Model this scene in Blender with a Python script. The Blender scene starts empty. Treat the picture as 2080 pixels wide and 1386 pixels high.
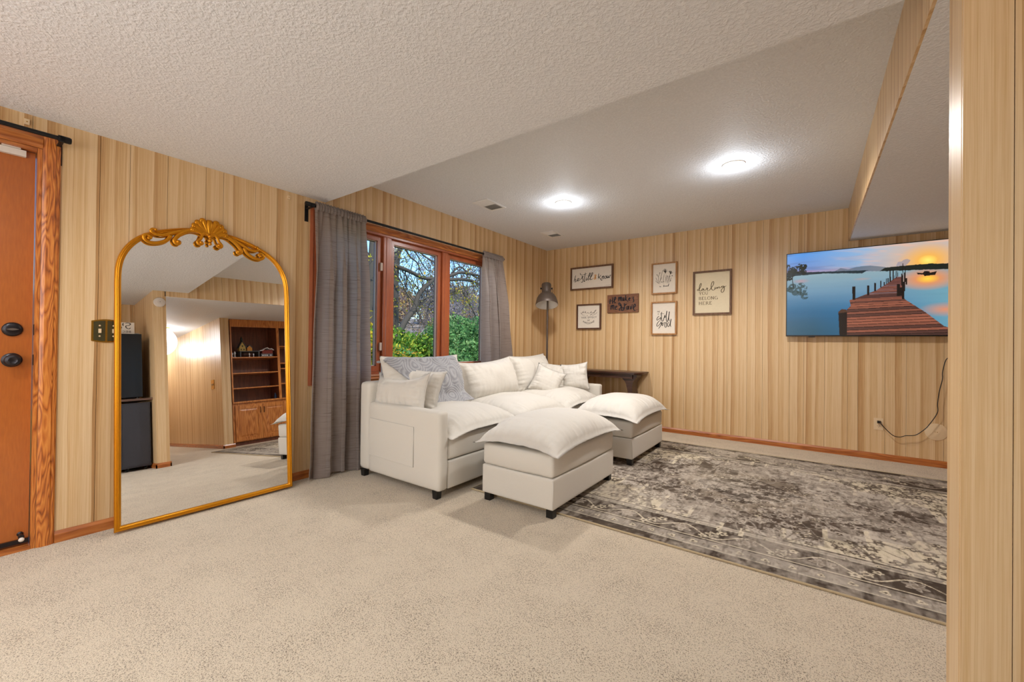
import bpy, bmesh, math, random
import numpy as np
from mathutils import Vector, Matrix, noise
from mathutils.bvhtree import BVHTree
R = math.radians
scn = bpy.context.scene
col = scn.collection
# ------------------------------------------------------------------ camera, world, lights, exposure
cam_data = bpy.data.cameras.new('camera')
cam_data.sensor_width = 36.0
cam_data.lens = 14.5243
cam_data.clip_start = 0.05
cam_data.clip_end = 300
cam = bpy.data.objects.new('camera', cam_data)
col.objects.link(cam)
rx, ux, bx_ = Vector((0.809895, 0.586454, 0.011899)), Vector((-0.005943, -0.012082, 0.999909)), Vector((0.586544, -0.809893, -0.0063))
cam.matrix_world = Matrix(((rx.x, ux.x, bx_.x, 0), (rx.y, ux.y, bx_.y, 0), (rx.z, ux.z, bx_.z, 1.1), (0, 0, 0, 1)))
scn.camera = cam

scn.view_settings.view_transform = 'Standard'
scn.view_settings.look = 'None'
scn.view_settings.gamma = 1.0
scn.view_settings.use_curve_mapping = False
scn.view_settings.exposure = 0.05

world = bpy.data.worlds.new('world')
scn.world = world
world.use_nodes = True
wn = world.node_tree
sky = wn.nodes.new('ShaderNodeTexSky')
sky.sky_type = 'NISHITA'
sky.sun_disc = False
sky.sun_elevation = R(38)
sky.sun_rotation = R(120)
sky.air_density = 1.2
sky.dust_density = 0.6
sky.ozone_density = 2.0
tint = wn.nodes.new('ShaderNodeMixRGB'); tint.blend_type = 'MULTIPLY'; tint.inputs['Fac'].default_value = 1
tint.inputs['Color2'].default_value = (0.55, 0.76, 1.0, 1)
wn.links.new(sky.outputs['Color'], tint.inputs['Color1'])
wn.links.new(tint.outputs['Color'], wn.nodes['Background'].inputs['Color'])
wn.nodes['Background'].inputs['Strength'].default_value = 0.38

def add_light(name, kind, loc, power, color=(1, 1, 1), size=0.1, rot=None, spot=None, blend=0.5):
    l = bpy.data.lights.new(name, kind)
    l.energy = power
    l.color = color
    if kind == 'SUN': l.angle = size
    elif kind == 'AREA': l.shape = 'DISK'; l.size = size
    else: l.shadow_soft_size = size
    if spot: l.spot_size = R(spot); l.spot_blend = blend
    o = bpy.data.objects.new(name, l)
    o.location = loc
    if rot: o.rotation_euler = rot
    col.objects.link(o)
    return o

sun = add_light('sun', 'SUN', (5, 3, 9), 5.2, (1.0, 0.94, 0.84), R(1.0))
sun.rotation_euler = Vector((0.62, -0.25, 0.74)).to_track_quat('Z', 'Y').to_euler()
WARM = (1.0, 0.95, 0.90)
NEUT = (0.86, 0.93, 1.0)
# recessed cans of the high ceiling (seen), of the low ceiling (added, unseen fill) and of the hall (outside the frame)
LIGHT_HIGH = [(-0.503, 3.637), (-2.035, 3.665)]
LIGHT_LOW = [(-2.25, -0.35), (-0.55, 0.15), (-2.1, -1.7), (-0.4, -1.6)]
LIGHT_HALL = [(2.75, 2.15), (4.6, 2.1)]
ZL, ZH, ZS = 2.2585, 2.53, 2.19
XL, YB, XS, YST = -3.29, 5.43, 0.303, 1.864
for x, y in LIGHT_HIGH:
    add_light('downlight_beam', 'SPOT', (x, y, ZH - 0.03), 122, WARM, 0.085, spot=165, blend=0.6)
    add_light('ceiling_fill', 'POINT', (x, y, ZH - 0.13), 4.2, NEUT, 0.05)  # extra point added below each can to wash the high ceiling
for x, y in LIGHT_LOW:
    add_light('downlight_beam', 'SPOT', (x, y, ZL - 0.03), 42, NEUT, 0.08, spot=165, blend=0.6)  # beams of the added cans, lighting the camera end of the room
add_light('hall_lamp', 'POINT', (2.9, 2.10, 1.95), 19, NEUT, 0.25)
add_light('hall_lamp', 'POINT', (4.6, 2.1, 2.0), 30, NEUT, 0.10)
# unseen fill points added behind the camera to brighten the room
add_light('room_fill', 'POINT', (-1.2, -1.3, 1.35), 82, NEUT, 0.70)
add_light('room_fill', 'POINT', (-2.5, -2.0, 1.35), 46, NEUT, 0.70)

# ------------------------------------------------------------------ materials
MAT = {}
def mat(name):
    m = bpy.data.materials.new(name)
    m.use_nodes = True
    MAT[name] = m
    return m, m.node_tree, m.node_tree.nodes['Principled BSDF']
def N(nt, t, **kw):
    n = nt.nodes.new('ShaderNode' + t)
    for k, v in kw.items(): setattr(n, k, v)
    return n
def L(nt, a, b): nt.links.new(a, b)
def srgb(r, g, b):
    f = lambda c: (c / 255 / 12.92) if c / 255 <= 0.04045 else ((c / 255 + 0.055) / 1.055) ** 2.4
    return (f(r), f(g), f(b), 1)
def simple(name, c, rough=0.6, metal=0.0, spec=0.5, bump=None, **kw):
    m, nt, b = mat(name)
    b.inputs['Base Color'].default_value = c
    b.inputs['Roughness'].default_value = rough
    b.inputs['Metallic'].default_value = metal
    b.inputs['Specular IOR Level'].default_value = spec
    for k, v in kw.items(): b.inputs[k].default_value = v
    # small tone variation so that no surface is perfectly flat
    tc = N(nt, 'TexCoord'); nz = N(nt, 'TexNoise')
    sc, st, cs = bump or (40, 0.05, 0.05)
    nz.inputs['Scale'].default_value = sc
    nz.inputs['Detail'].default_value = 3
    L(nt, tc.outputs['Object'], nz.inputs['Vector'])
    hs = N(nt, 'MixRGB'); hs.blend_type = 'MULTIPLY'
    hs.inputs['Fac'].default_value = 1
    hs.inputs['Color1'].default_value = c
    mr = N(nt, 'MapRange')
    mr.inputs['To Min'].default_value = 1 - cs; mr.inputs['To Max'].default_value = 1 + cs
    L(nt, nz.outputs['Fac'], mr.inputs['Value'])
    L(nt, mr.outputs['Result'], hs.inputs['Color2'])
    L(nt, hs.outputs['Color'], b.inputs['Base Color'])
    bp = N(nt, 'Bump'); bp.inputs['Strength'].default_value = st; bp.inputs['Distance'].default_value = 0.002
    L(nt, nz.outputs['Fac'], bp.inputs['Height']); L(nt, bp.outputs['Normal'], b.inputs['Normal'])
    return m
def ramp(nt, stops, interp='LINEAR'):
    r = N(nt, 'ValToRGB')
    r.color_ramp.interpolation = interp
    e = r.color_ramp.elements
    while len(e) > 1: e.remove(e[-1])
    e[0].position, e[0].color = stops[0]
    for p, c in stops[1:]:
        x = e.new(p); x.color = c
    return r
def mathn(nt, op, a, b=None, c=None):
    n = N(nt, 'Math', operation=op)
    for i, v in enumerate((a, b, c)):
        if v is None: continue
        if isinstance(v, (int, float)): n.inputs[i].default_value = v
        else: L(nt, v, n.inputs[i])
    return n.outputs[0]
def noise1(nt, vec, scale, detail=2, rough=0.5):
    n = N(nt, 'TexNoise'); n.inputs['Scale'].default_value = scale
    n.inputs['Detail'].default_value = detail; n.inputs['Roughness'].default_value = rough
    L(nt, vec, n.inputs['Vector']); return n.outputs['Fac']

# pale striped wood panelling: u runs across any wall (x + y), v is the height
m, nt, b = mat('wood_panel')
tc = N(nt, 'TexCoord'); sp = N(nt, 'SeparateXYZ'); L(nt, tc.outputs['Object'], sp.inputs[0])
u = mathn(nt, 'ADD', sp.outputs['X'], sp.outputs['Y']); v = sp.outputs['Z']
def uv(nt, su, sv, off=0.0):
    c = N(nt, 'CombineXYZ'); L(nt, mathn(nt, 'MULTIPLY_ADD', u, su, off), c.inputs[0]); L(nt, mathn(nt, 'MULTIPLY', v, sv), c.inputs[1]); return c.outputs[0]
wob = noise1(nt, uv(nt, 1.3, 0.55), 1.6, 2)
uw = mathn(nt, 'ADD', u, mathn(nt, 'MULTIPLY', mathn(nt, 'SUBTRACT', wob, 0.5), 0.030))
# saw bands of varying width: every band starts dark and pales towards its far edge
ub = mathn(nt, 'ADD', mathn(nt, 'MULTIPLY', uw, 10.5), mathn(nt, 'MULTIPLY', noise1(nt, uv(nt, 2.1, 0.0, 7.0), 1.0, 1), 2.4))
saw = mathn(nt, 'FRACT', ub)
idx = mathn(nt, 'FLOOR', ub)
wn1 = N(nt, 'TexWhiteNoise', noise_dimensions='1D'); L(nt, idx, wn1.inputs['W'])
bandamp = mathn(nt, 'MULTIPLY_ADD', wn1.outputs['Value'], 0.50, 0.16)
tone = mathn(nt, 'MULTIPLY', mathn(nt, 'SUBTRACT', 1.0, saw), bandamp)
ub2 = mathn(nt, 'FRACT', mathn(nt, 'MULTIPLY_ADD', uw, 19.0, noise1(nt, uv(nt, 5.0, 0.0, 3.0), 1.0, 1)))
tone = mathn(nt, 'ADD', tone, mathn(nt, 'MULTIPLY', ub2, 0.12))
grain = noise1(nt, uv(nt, 130.0, 0.8), 1.0, 4, 0.7)
fine = noise1(nt, uv(nt, 420.0, 6.0), 1.0, 2)
tone = mathn(nt, 'ADD', tone, mathn(nt, 'MULTIPLY', mathn(nt, 'SUBTRACT', grain, 0.5), 1.05))
tone = mathn(nt, 'ADD', tone, mathn(nt, 'MULTIPLY', mathn(nt, 'SUBTRACT', fine, 0.5), 0.4))
rp = ramp(nt, [(0.0, srgb(220, 191, 150)), (0.3, srgb(206, 171, 124)), (0.6, srgb(182, 140, 91)), (1.0, srgb(146, 105, 64))])
L(nt, tone, rp.inputs[0]); L(nt, rp.outputs[0], b.inputs['Base Color'])
b.inputs['Roughness'].default_value = 0.36
b.inputs['Specular IOR Level'].default_value = 0.5
bp = N(nt, 'Bump'); bp.inputs['Strength'].default_value = 0.12; bp.inputs['Distance'].default_value = 0.001
L(nt, grain, bp.inputs['Height']); L(nt, bp.outputs['Normal'], b.inputs['Normal'])

def oak(name, c0, c1, c2, scale=1.0, rough=0.35, axis='Z', contrast=1.0, coat=0.3):
    m, nt, b = mat(name)
    tc = N(nt, 'TexCoord'); mp = N(nt, 'Mapping')
    s = {'Z': (1, 1, 0.12), 'Y': (1, 0.12, 1), 'X': (0.12, 1, 1)}[axis]
    mp.inputs['Scale'].default_value = [q * scale for q in s]
    L(nt, tc.outputs['Object'], mp.inputs[0])
    nz = N(nt, 'TexNoise'); nz.inputs['Scale'].default_value = 7; nz.inputs['Detail'].default_value = 2
    L(nt, mp.outputs[0], nz.inputs['Vector'])
    rings = mathn(nt, 'FRACT', mathn(nt, 'MULTIPLY', nz.outputs['Fac'], 16 * contrast))
    tri = mathn(nt, 'ABSOLUTE', mathn(nt, 'SUBTRACT', rings, 0.5))
    mp2 = N(nt, 'Mapping'); mp2.inputs['Scale'].default_value = [q * 90 * scale if q < 1 and 0 else q * 90 for q in s]
    L(nt, tc.outputs['Object'], mp2.inputs[0])
    g = N(nt, 'TexNoise'); g.inputs['Scale'].default_value = 1.6; g.inputs['Detail'].default_value = 3
    L(nt, mp2.outputs[0], g.inputs['Vector'])
    f = mathn(nt, 'ADD', mathn(nt, 'MULTIPLY', tri, 1.1 * min(contrast, 1)), mathn(nt, 'MULTIPLY', g.outputs['Fac'], 0.5))
    rp = ramp(nt, [(0.15, c2), (0.45, c1), (0.8, c0)])
    L(nt, f, rp.inputs[0]); L(nt, rp.outputs[0], b.inputs['Base Color'])
    b.inputs['Roughness'].default_value = rough
    b.inputs['Coat Weight'].default_value = coat
    b.inputs['Coat Roughness'].default_value = 0.2
    bp = N(nt, 'Bump'); bp.inputs['Strength'].default_value = 0.15; bp.inputs['Distance'].default_value = 0.001
    L(nt, f, bp.inputs['Height']); L(nt, bp.outputs['Normal'], b.inputs['Normal'])
    return m
oak('oak_trim', srgb(206, 130, 56), srgb(180, 98, 34), srgb(112, 54, 16), 2.3)
oak('oak_trim_level', srgb(184, 112, 52), srgb(164, 92, 38), srgb(134, 68, 26), 1.0, axis='Y')
oak('oak_trim_across', srgb(184, 112, 52), srgb(164, 92, 38), srgb(134, 68, 26), 1.0, axis='X')
oak('door_wood', srgb(186, 108, 46), srgb(174, 96, 36), srgb(156, 82, 30), 0.45, contrast=0.25, rough=0.3)
oak('window_wood', srgb(182, 106, 66), srgb(168, 90, 52), srgb(146, 72, 38), 0.6, contrast=0.3)
oak('cabinet_oak', srgb(204, 134, 68), srgb(184, 112, 50), srgb(146, 82, 34), 1.0)
oak('cabinet_inner', srgb(136, 82, 52), srgb(118, 66, 42), srgb(90, 46, 28), 0.8, contrast=0.5, rough=0.5)
oak('table_wood', srgb(92, 58, 42), srgb(72, 44, 32), srgb(46, 28, 20), 1.0, contrast=0.5, rough=0.35, axis='X', coat=0.1)
oak('frame_walnut', srgb(122, 86, 56), srgb(104, 70, 44), srgb(78, 50, 30), 2.0, contrast=0.6, rough=0.55, coat=0.0)
oak('frame_brown', srgb(104, 66, 44), srgb(88, 54, 34), srgb(60, 36, 22), 2.0, contrast=0.6, rough=0.55, coat=0.0)
oak('frame_pine', srgb(190, 140, 80), srgb(172, 120, 64), srgb(140, 90, 42), 2.0, contrast=0.6, rough=0.5, coat=0.0)
oak('plaque_wood', srgb(138, 92, 62), srgb(120, 76, 48), srgb(92, 56, 34), 2.0, axis='X', contrast=0.7, rough=0.6, coat=0.0)
oak('shelf_board', srgb(120, 92, 78), srgb(106, 80, 66), srgb(84, 62, 52), 1.0, axis='Y', contrast=0.4, rough=0.5)

# carpet
m, nt, b = mat('carpet')
tc = N(nt, 'TexCoord')
a1 = noise1(nt, tc.outputs['Object'], 140, 4, 0.8)
vo = N(nt, 'TexVoronoi'); vo.inputs['Scale'].default_value = 210; L(nt, tc.outputs['Object'], vo.inputs['Vector'])
a2 = noise1(nt, tc.outputs['Object'], 5.0, 3, 0.6)
f = mathn(nt, 'ADD', mathn(nt, 'MULTIPLY', a1, 0.9), mathn(nt, 'MULTIPLY', vo.outputs['Distance'], 0.45))
f = mathn(nt, 'ADD', f, mathn(nt, 'MULTIPLY', mathn(nt, 'SUBTRACT', a2, 0.5), 0.22))
rp = ramp(nt, [(0.38, srgb(70, 58, 44)), (0.52, srgb(150, 132, 109)), (0.66, srgb(216, 199, 174))])
L(nt, f, rp.inputs[0]); L(nt, rp.outputs[0], b.inputs['Base Color'])
b.inputs['Roughness'].default_value = 0.95; b.inputs['Specular IOR Level'].default_value = 0.1
b.inputs['Sheen Weight'].default_value = 0.25
bp = N(nt, 'Bump'); bp.inputs['Strength'].default_value = 0.9; bp.inputs['Distance'].default_value = 0.0075
L(nt, f, bp.inputs['Height']); L(nt, bp.outputs['Normal'], b.inputs['Normal'])

# orange-peel ceiling
m, nt, b = mat('ceiling_texture')
tc = N(nt, 'TexCoord')
a1 = noise1(nt, tc.outputs['Object'], 75, 3, 0.55)
rp = ramp(nt, [(0.3, srgb(220, 221, 224)), (0.7, srgb(230, 231, 234))])
L(nt, a1, rp.inputs[0]); L(nt, rp.outputs[0], b.inputs['Base Color'])
b.inputs['Roughness'].default_value = 0.6
b.inputs['Specular IOR Level'].default_value = 0.3
st = ramp(nt, [(0.40, (0, 0, 0, 1)), (0.62, (1, 1, 1, 1))]); L(nt, a1, st.inputs[0])
bp = N(nt, 'Bump'); bp.inputs['Strength'].default_value = 0.55; bp.inputs['Distance'].default_value = 0.0035
L(nt, st.outputs[0], bp.inputs['Height']); L(nt, bp.outputs['Normal'], b.inputs['Normal'])

simple('drywall_dark', srgb(70, 50, 32), 0.8)
simple('exterior', srgb(120, 112, 100), 0.9)
simple('gold', srgb(206, 138, 24), 0.30, 0.75, bump=(60, 0.06, 0.06))
simple('black_metal', srgb(22, 22, 24), 0.45, 0.4)
simple('bronze', srgb(48, 44, 46), 0.3, 0.7)
simple('brass', srgb(196, 150, 60), 0.25, 0.9)
simple('brass_dark', srgb(104, 98, 70), 0.22, 0.7)
simple('ivory', srgb(222, 196, 158), 0.45)
simple('white_plastic', srgb(214, 204, 194), 0.45)
simple('vent_white', srgb(232, 230, 228), 0.5)
simple('vent_grey', srgb(150, 146, 138), 0.6)
simple('black_plastic', srgb(14, 13, 14), 0.35)
simple('appliance_black', srgb(26, 27, 30), 0.28)
simple('appliance_side', srgb(54, 55, 62), 0.45)
simple('lamp_metal', srgb(92, 80, 72), 0.42, 0.35)
simple('lamp_inside', srgb(238, 236, 232), 0.4)
simple('paper', srgb(226, 216, 202), 0.8)
simple('paper_cream', srgb(222, 208, 178), 0.8)
simple('ink', srgb(52, 46, 40), 0.8)
simple('ink_soft', srgb(110, 100, 90), 0.8)
simple('ink_olive', srgb(96, 80, 52), 0.8)
simple('ink_gold', srgb(214, 150, 70), 0.8)
simple('ink_navy', srgb(24, 26, 36), 0.7)
simple('rug_binding', srgb(178, 160, 128), 0.9)
simple('sash_bronze', srgb(92, 76, 70), 0.5)
simple('sash_seal', srgb(196, 178, 166), 0.5)
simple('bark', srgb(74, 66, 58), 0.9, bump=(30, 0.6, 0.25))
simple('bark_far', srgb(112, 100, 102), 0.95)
simple('grass', srgb(120, 140, 70), 0.95, bump=(6, 0.4, 0.35))
simple('hill_soil', srgb(140, 128, 118), 0.95, bump=(2, 0.4, 0.3))
simple('bottle_glass', srgb(30, 44, 66), 0.1)
simple('snow_white', srgb(225, 225, 230), 0.6)
simple('toy_yellow', srgb(196, 170, 96), 0.7)
simple('toy_red', srgb(130, 46, 34), 0.7)
simple('toy_grey', srgb(92, 96, 100), 0.7)
simple('toy_green', srgb(40, 56, 50), 0.8)

# upholstery
def fabric(name, c, weave=700, rough=0.85, cs=0.05, sheen=0.2, soft=0.35):
    m, nt, b = mat(name)
    tc = N(nt, 'TexCoord')
    n1 = noise1(nt, tc.outputs['Object'], weave, 2)
    n2 = noise1(nt, tc.outputs['Object'], 14, 4, 0.6)
    mr = N(nt, 'MapRange'); mr.inputs['To Min'].default_value = 1 - cs; mr.inputs['To Max'].default_value = 1 + cs
    L(nt, n1, mr.inputs['Value'])
    mx = N(nt, 'MixRGB', blend_type='MULTIPLY'); mx.inputs['Fac'].default_value = 1; mx.inputs['Color1'].default_value = c
    L(nt, mr.outputs[0], mx.inputs['Color2']); L(nt, mx.outputs[0], b.inputs['Base Color'])
    b.inputs['Roughness'].default_value = rough; b.inputs['Specular IOR Level'].default_value = 0.2
    b.inputs['Sheen Weight'].default_value = sheen
    bp = N(nt, 'Bump'); bp.inputs['Strength'].default_value = soft; bp.inputs['Distance'].default_value = 0.014
    L(nt, mathn(nt, 'ADD', n2, mathn(nt, 'MULTIPLY', n1, 0.12)), bp.inputs['Height'])
    L(nt, bp.outputs['Normal'], b.inputs['Normal'])
    return m
fabric('sofa_linen', srgb(210, 205, 196))
fabric('sofa_base', srgb(208, 203, 193), soft=0.15)

# throw: grey plush with swirling pile lines
m, nt, b = mat('throw_plush')
tc = N(nt, 'TexCoord')
vo = N(nt, 'TexVoronoi'); vo.inputs['Scale'].default_value = 5.2; L(nt, tc.outputs['Object'], vo.inputs['Vector'])
nz = noise1(nt, tc.outputs['Object'], 5, 3)
rings = mathn(nt, 'SINE', mathn(nt, 'ADD', mathn(nt, 'MULTIPLY', vo.outputs['Distance'], 62), mathn(nt, 'MULTIPLY', nz, 16)))
pile = noise1(nt, tc.outputs['Object'], 160, 3)
f = mathn(nt, 'ADD', mathn(nt, 'MULTIPLY_ADD', rings, 0.16, 0.38), mathn(nt, 'MULTIPLY', pile, 0.4))
rp = ramp(nt, [(0.25, srgb(122, 123, 130)), (0.5, srgb(148, 149, 154)), (0.9, srgb(180, 181, 185))])
L(nt, f, rp.inputs[0]); L(nt, rp.outputs[0], b.inputs['Base Color'])
b.inputs['Roughness'].default_value = 0.95; b.inputs['Sheen Weight'].default_value = 0.4
bp = N(nt, 'Bump'); bp.inputs['Strength'].default_value = 0.8; bp.inputs['Distance'].default_value = 0.008
L(nt, f, bp.inputs['Height']); L(nt, bp.outputs['Normal'], b.inputs['Normal'])

# curtain: slubby brown-grey cloth, lets some daylight through
m, nt, b = mat('curtain_cloth')
tc = N(nt, 'TexCoord'); mp = N(nt, 'Mapping'); mp.inputs['Scale'].default_value = (6, 6, 190); L(nt, tc.outputs['Object'], mp.inputs[0])
sl = noise1(nt, mp.outputs[0], 1.0, 3, 0.6)
wv = noise1(nt, tc.outputs['Object'], 500, 1)
rp = ramp(nt, [(0.26, srgb(106, 95, 90)), (0.40, srgb(158, 145, 138)), (0.75, srgb(172, 160, 153))])
L(nt, mathn(nt, 'ADD', sl, mathn(nt, 'MULTIPLY', mathn(nt, 'SUBTRACT', wv, 0.5), 0.2)), rp.inputs[0])
L(nt, rp.outputs[0], b.inputs['Base Color'])
b.inputs['Roughness'].default_value = 0.7; b.inputs['Specular IOR Level'].default_value = 0.25
b.inputs['Sheen Weight'].default_value = 0.2
tr = N(nt, 'BsdfTranslucent'); L(nt, rp.outputs[0], tr.inputs['Color'])
mx = N(nt, 'MixShader'); mx.inputs[0].default_value = 0.48
out = nt.nodes['Material Output']
L(nt, b.outputs[0], mx.inputs[1]); L(nt, tr.outputs[0], mx.inputs[2]); L(nt, mx.outputs[0], out.inputs['Surface'])
bp = N(nt, 'Bump'); bp.inputs['Strength'].default_value = 0.3; bp.inputs['Distance'].default_value = 0.001
L(nt, sl, bp.inputs['Height']); L(nt, bp.outputs['Normal'], b.inputs['Normal'])

# mirror glass, window glass
m, nt, b = mat('mirror_glass')
b.inputs['Base Color'].default_value = (0.90, 0.91, 0.92, 1); b.inputs['Metallic'].default_value = 1; b.inputs['Roughness'].default_value = 0.0
m, nt, b = mat('window_glass')
gl = N(nt, 'BsdfGlossy'); gl.inputs['Roughness'].default_value = 0.0
tp = N(nt, 'BsdfTransparent'); tp.inputs['Color'].default_value = (0.95, 0.97, 0.97, 1)
fr = N(nt, 'Fresnel'); fr.inputs['IOR'].default_value = 1.12
mx = N(nt, 'MixShader'); L(nt, fr.outputs[0], mx.inputs[0]); L(nt, tp.outputs[0], mx.inputs[1]); L(nt, gl.outputs[0], mx.inputs[2])
L(nt, mx.outputs[0], nt.nodes['Material Output'].inputs['Surface'])

# colour-attribute materials (printed screen picture, woven rug, leaves)
def attr_mat(name, rough=0.9, emit=0.0, transl=0.0, bump=0.0):
    m, nt, b = mat(name)
    at = N(nt, 'Attribute'); at.attribute_name = 'Col'
    if emit:
        b.inputs['Base Color'].default_value = (0.01, 0.01, 0.01, 1)
        L(nt, at.outputs['Color'], b.inputs['Emission Color']); b.inputs['Emission Strength'].default_value = emit
        b.inputs['Roughness'].default_value = rough
    else:
        src = at.outputs['Color']
        if bump:
            tc = N(nt, 'TexCoord'); n1 = noise1(nt, tc.outputs['Object'], 260, 3, 0.7)
            mr = N(nt, 'MapRange'); mr.inputs['To Min'].default_value = 0.72; mr.inputs['To Max'].default_value = 1.28; L(nt, n1, mr.inputs['Value'])
            mx = N(nt, 'MixRGB', blend_type='MULTIPLY'); mx.inputs['Fac'].default_value = 1
            L(nt, at.outputs['Color'], mx.inputs['Color1']); L(nt, mr.outputs[0], mx.inputs['Color2']); src = mx.outputs[0]
            bp = N(nt, 'Bump'); bp.inputs['Strength'].default_value = bump; bp.inputs['Distance'].default_value = 0.003
            L(nt, n1, bp.inputs['Height']); L(nt, bp.outputs['Normal'], b.inputs['Normal'])
        L(nt, src, b.inputs['Base Color']); b.inputs['Roughness'].default_value = rough
        b.inputs['Specular IOR Level'].default_value = 0.15
        if transl:
            tr = N(nt, 'BsdfTranslucent'); L(nt, src, tr.inputs['Color'])
            mx = N(nt, 'MixShader'); mx.inputs[0].default_value = transl
            L(nt, b.outputs[0], mx.inputs[1]); L(nt, tr.outputs[0], mx.inputs[2]); L(nt, mx.outputs[0], nt.nodes['Material Output'].inputs['Surface'])
    return m
attr_mat('screen_picture', 0.25, emit=1.0)
attr_mat('rug_weave', 0.95, bump=0.7)
attr_mat('leaves', 0.7, transl=0.4)
m, nt, b = mat('lamp_lens')
b.inputs['Emission Color'].default_value = (1, 0.95, 0.88, 1); b.inputs['Emission Strength'].default_value = 14
b.inputs['Base Color'].default_value = (0.8, 0.8, 0.78, 1)

# ------------------------------------------------------------------ mesh helpers (all shapes are given in world metres)
ORG = {}
def link(o, parent=None):
    col.objects.link(o)
    if parent is not None: o.parent = parent
    return o
def empty(name, loc=(0, 0, 0), parent=None):
    o = bpy.data.objects.new(name, None); o.empty_display_size = 0.1
    o.location = loc; ORG[o] = Vector(loc); link(o, parent); return o
def tag(o, label=None, cat=None, group=None, kind=None):
    if label: o['label'] = label
    if cat: o['category'] = cat
    if group: o['group'] = group
    if kind: o['kind'] = kind
    return o
def finish(name, bm, m, parent=None, smooth=False, org=None, bevel=0.0, seg=2, angle=0.6):
    if bevel > 0:
        es = [e for e in bm.edges if len(e.link_faces) == 2 and e.calc_face_angle(0) > angle]
        bmesh.ops.bevel(bm, geom=es, offset=bevel, segments=seg, affect='EDGES', profile=0.6, clamp_overlap=True)
    if org is None: org = ORG.get(parent, Vector((0, 0, 0))) if parent is not None else Vector((0, 0, 0))
    org = Vector(org)
    if org.length > 0: bmesh.ops.translate(bm, verts=bm.verts, vec=-org)
    bmesh.ops.recalc_face_normals(bm, faces=bm.faces)
    me = bpy.data.meshes.new(name); bm.to_mesh(me); bm.free()
    me.materials.append(MAT[m] if isinstance(m, str) else m)
    if smooth:
        me.polygons.foreach_set('use_smooth', [True] * len(me.polygons))
        if smooth == 'auto': me.set_sharp_from_angle(angle=R(40))
    o = bpy.data.objects.new(name, me)
    po = ORG.get(parent, Vector((0, 0, 0))) if parent is not None else Vector((0, 0, 0))
    o.location = org - po
    ORG[o] = org
    return link(o, parent)
def box(bm, x0, x1, y0, y1, z0, z1):
    vs = [bm.verts.new(p) for p in ((x0, y0, z0), (x1, y0, z0), (x1, y1, z0), (x0, y1, z0), (x0, y0, z1), (x1, y0, z1), (x1, y1, z1), (x0, y1, z1))]
    for f in ((0, 3, 2, 1), (4, 5, 6, 7), (0, 1, 5, 4), (1, 2, 6, 5), (2, 3, 7, 6), (3, 0, 4, 7)): bm.faces.new([vs[i] for i in f])
    return vs
def obox(name, m, parent, x0, x1, y0, y1, z0, z1, bevel=0.0, seg=2, smooth=False):
    bm = bmesh.new(); box(bm, x0, x1, y0, y1, z0, z1)
    return finish(name, bm, m, parent, bevel=bevel, seg=seg, smooth=smooth)
def boxes(name, m, parent, lst, bevel=0.0):
    bm = bmesh.new()
    for b in lst: box(bm, *b)
    return finish(name, bm, m, parent, bevel=bevel)
def smooth_path(pts, n=6, closed=False):
    P = [Vector(p) for p in pts]
    if len(P) < 3: return P
    out = []
    k = len(P)
    rng = range(k) if closed else range(k - 1)
    for i in rng:
        p0 = P[(i - 1) % k] if closed or i > 0 else P[0] * 2 - P[1]
        p1 = P[i]; p2 = P[(i + 1) % k]
        p3 = P[(i + 2) % k] if closed or i + 2 < k else P[-1] * 2 - P[-2]
        for j in range(n):
            t = j / n
            out.append(0.5 * ((2 * p1) + (p2 - p0) * t + (2 * p0 - 5 * p1 + 4 * p2 - p3) * t * t + (3 * p1 - p0 - 3 * p2 + p3) * t ** 3))
    if not closed: out.append(P[-1])
    return out
def tube(bm, pts, r0, r1=None, sides=8, closed=False, cap=True, flat=1.0, up=None):
    P = [Vector(p) for p in pts]; k = len(P)
    if r1 is None: r1 = r0
    rings = []; prev = None
    for i in range(k):
        if closed: t = P[(i + 1) % k] - P[i - 1]
        else: t = P[min(i + 1, k - 1)] - P[max(i - 1, 0)]
        if t.length < 1e-9: t = Vector((0, 0, 1))
        t.normalize()
        if up is not None: a = Vector(up) - t * t.dot(Vector(up))
        elif prev is None: a = t.orthogonal()
        else: a = prev - t * prev.dot(t)
        if a.length < 1e-6: a = t.orthogonal()
        a.normalize(); prev = a; b = t.cross(a)
        f = i / max(1, k - 1)
        r = r0(f) if callable(r0) else r0 + (r1 - r0) * f
        rings.append([bm.verts.new(P[i] + (a * math.cos(2 * math.pi * s / sides) * flat + b * math.sin(2 * math.pi * s / sides)) * r) for s in range(sides)])
    n = k if closed else k - 1
    for i in range(n):
        A, B = rings[i], rings[(i + 1) % k]
        for s in range(sides): bm.faces.new((A[s], A[(s + 1) % sides], B[(s + 1) % sides], B[s]))
    if cap and not closed:
        bm.faces.new(rings[0][::-1]); bm.faces.new(rings[-1])
def lathe(bm, prof, c, axis=(0, 0, 1), seg=32, caps=False):
    ax = Vector(axis).normalized(); a = ax.orthogonal().normalized(); b = ax.cross(a); c = Vector(c)
    rings = []
    for r, hgt in prof:
        if r < 1e-5: rings.append([bm.verts.new(c + ax * hgt)])
        else: rings.append([bm.verts.new(c + ax * hgt + (a * math.cos(2 * math.pi * s / seg) + b * math.sin(2 * math.pi * s / seg)) * r) for s in range(seg)])
    for A, B in zip(rings[:-1], rings[1:]):
        for s in range(seg):
            if len(A) == 1 and len(B) == 1: continue
            if len(A) == 1: bm.faces.new((A[0], B[(s + 1) % seg], B[s]))
            elif len(B) == 1: bm.faces.new((A[s], A[(s + 1) % seg], B[0]))
            else: bm.faces.new((A[s], A[(s + 1) % seg], B[(s + 1) % seg], B[s]))
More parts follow.
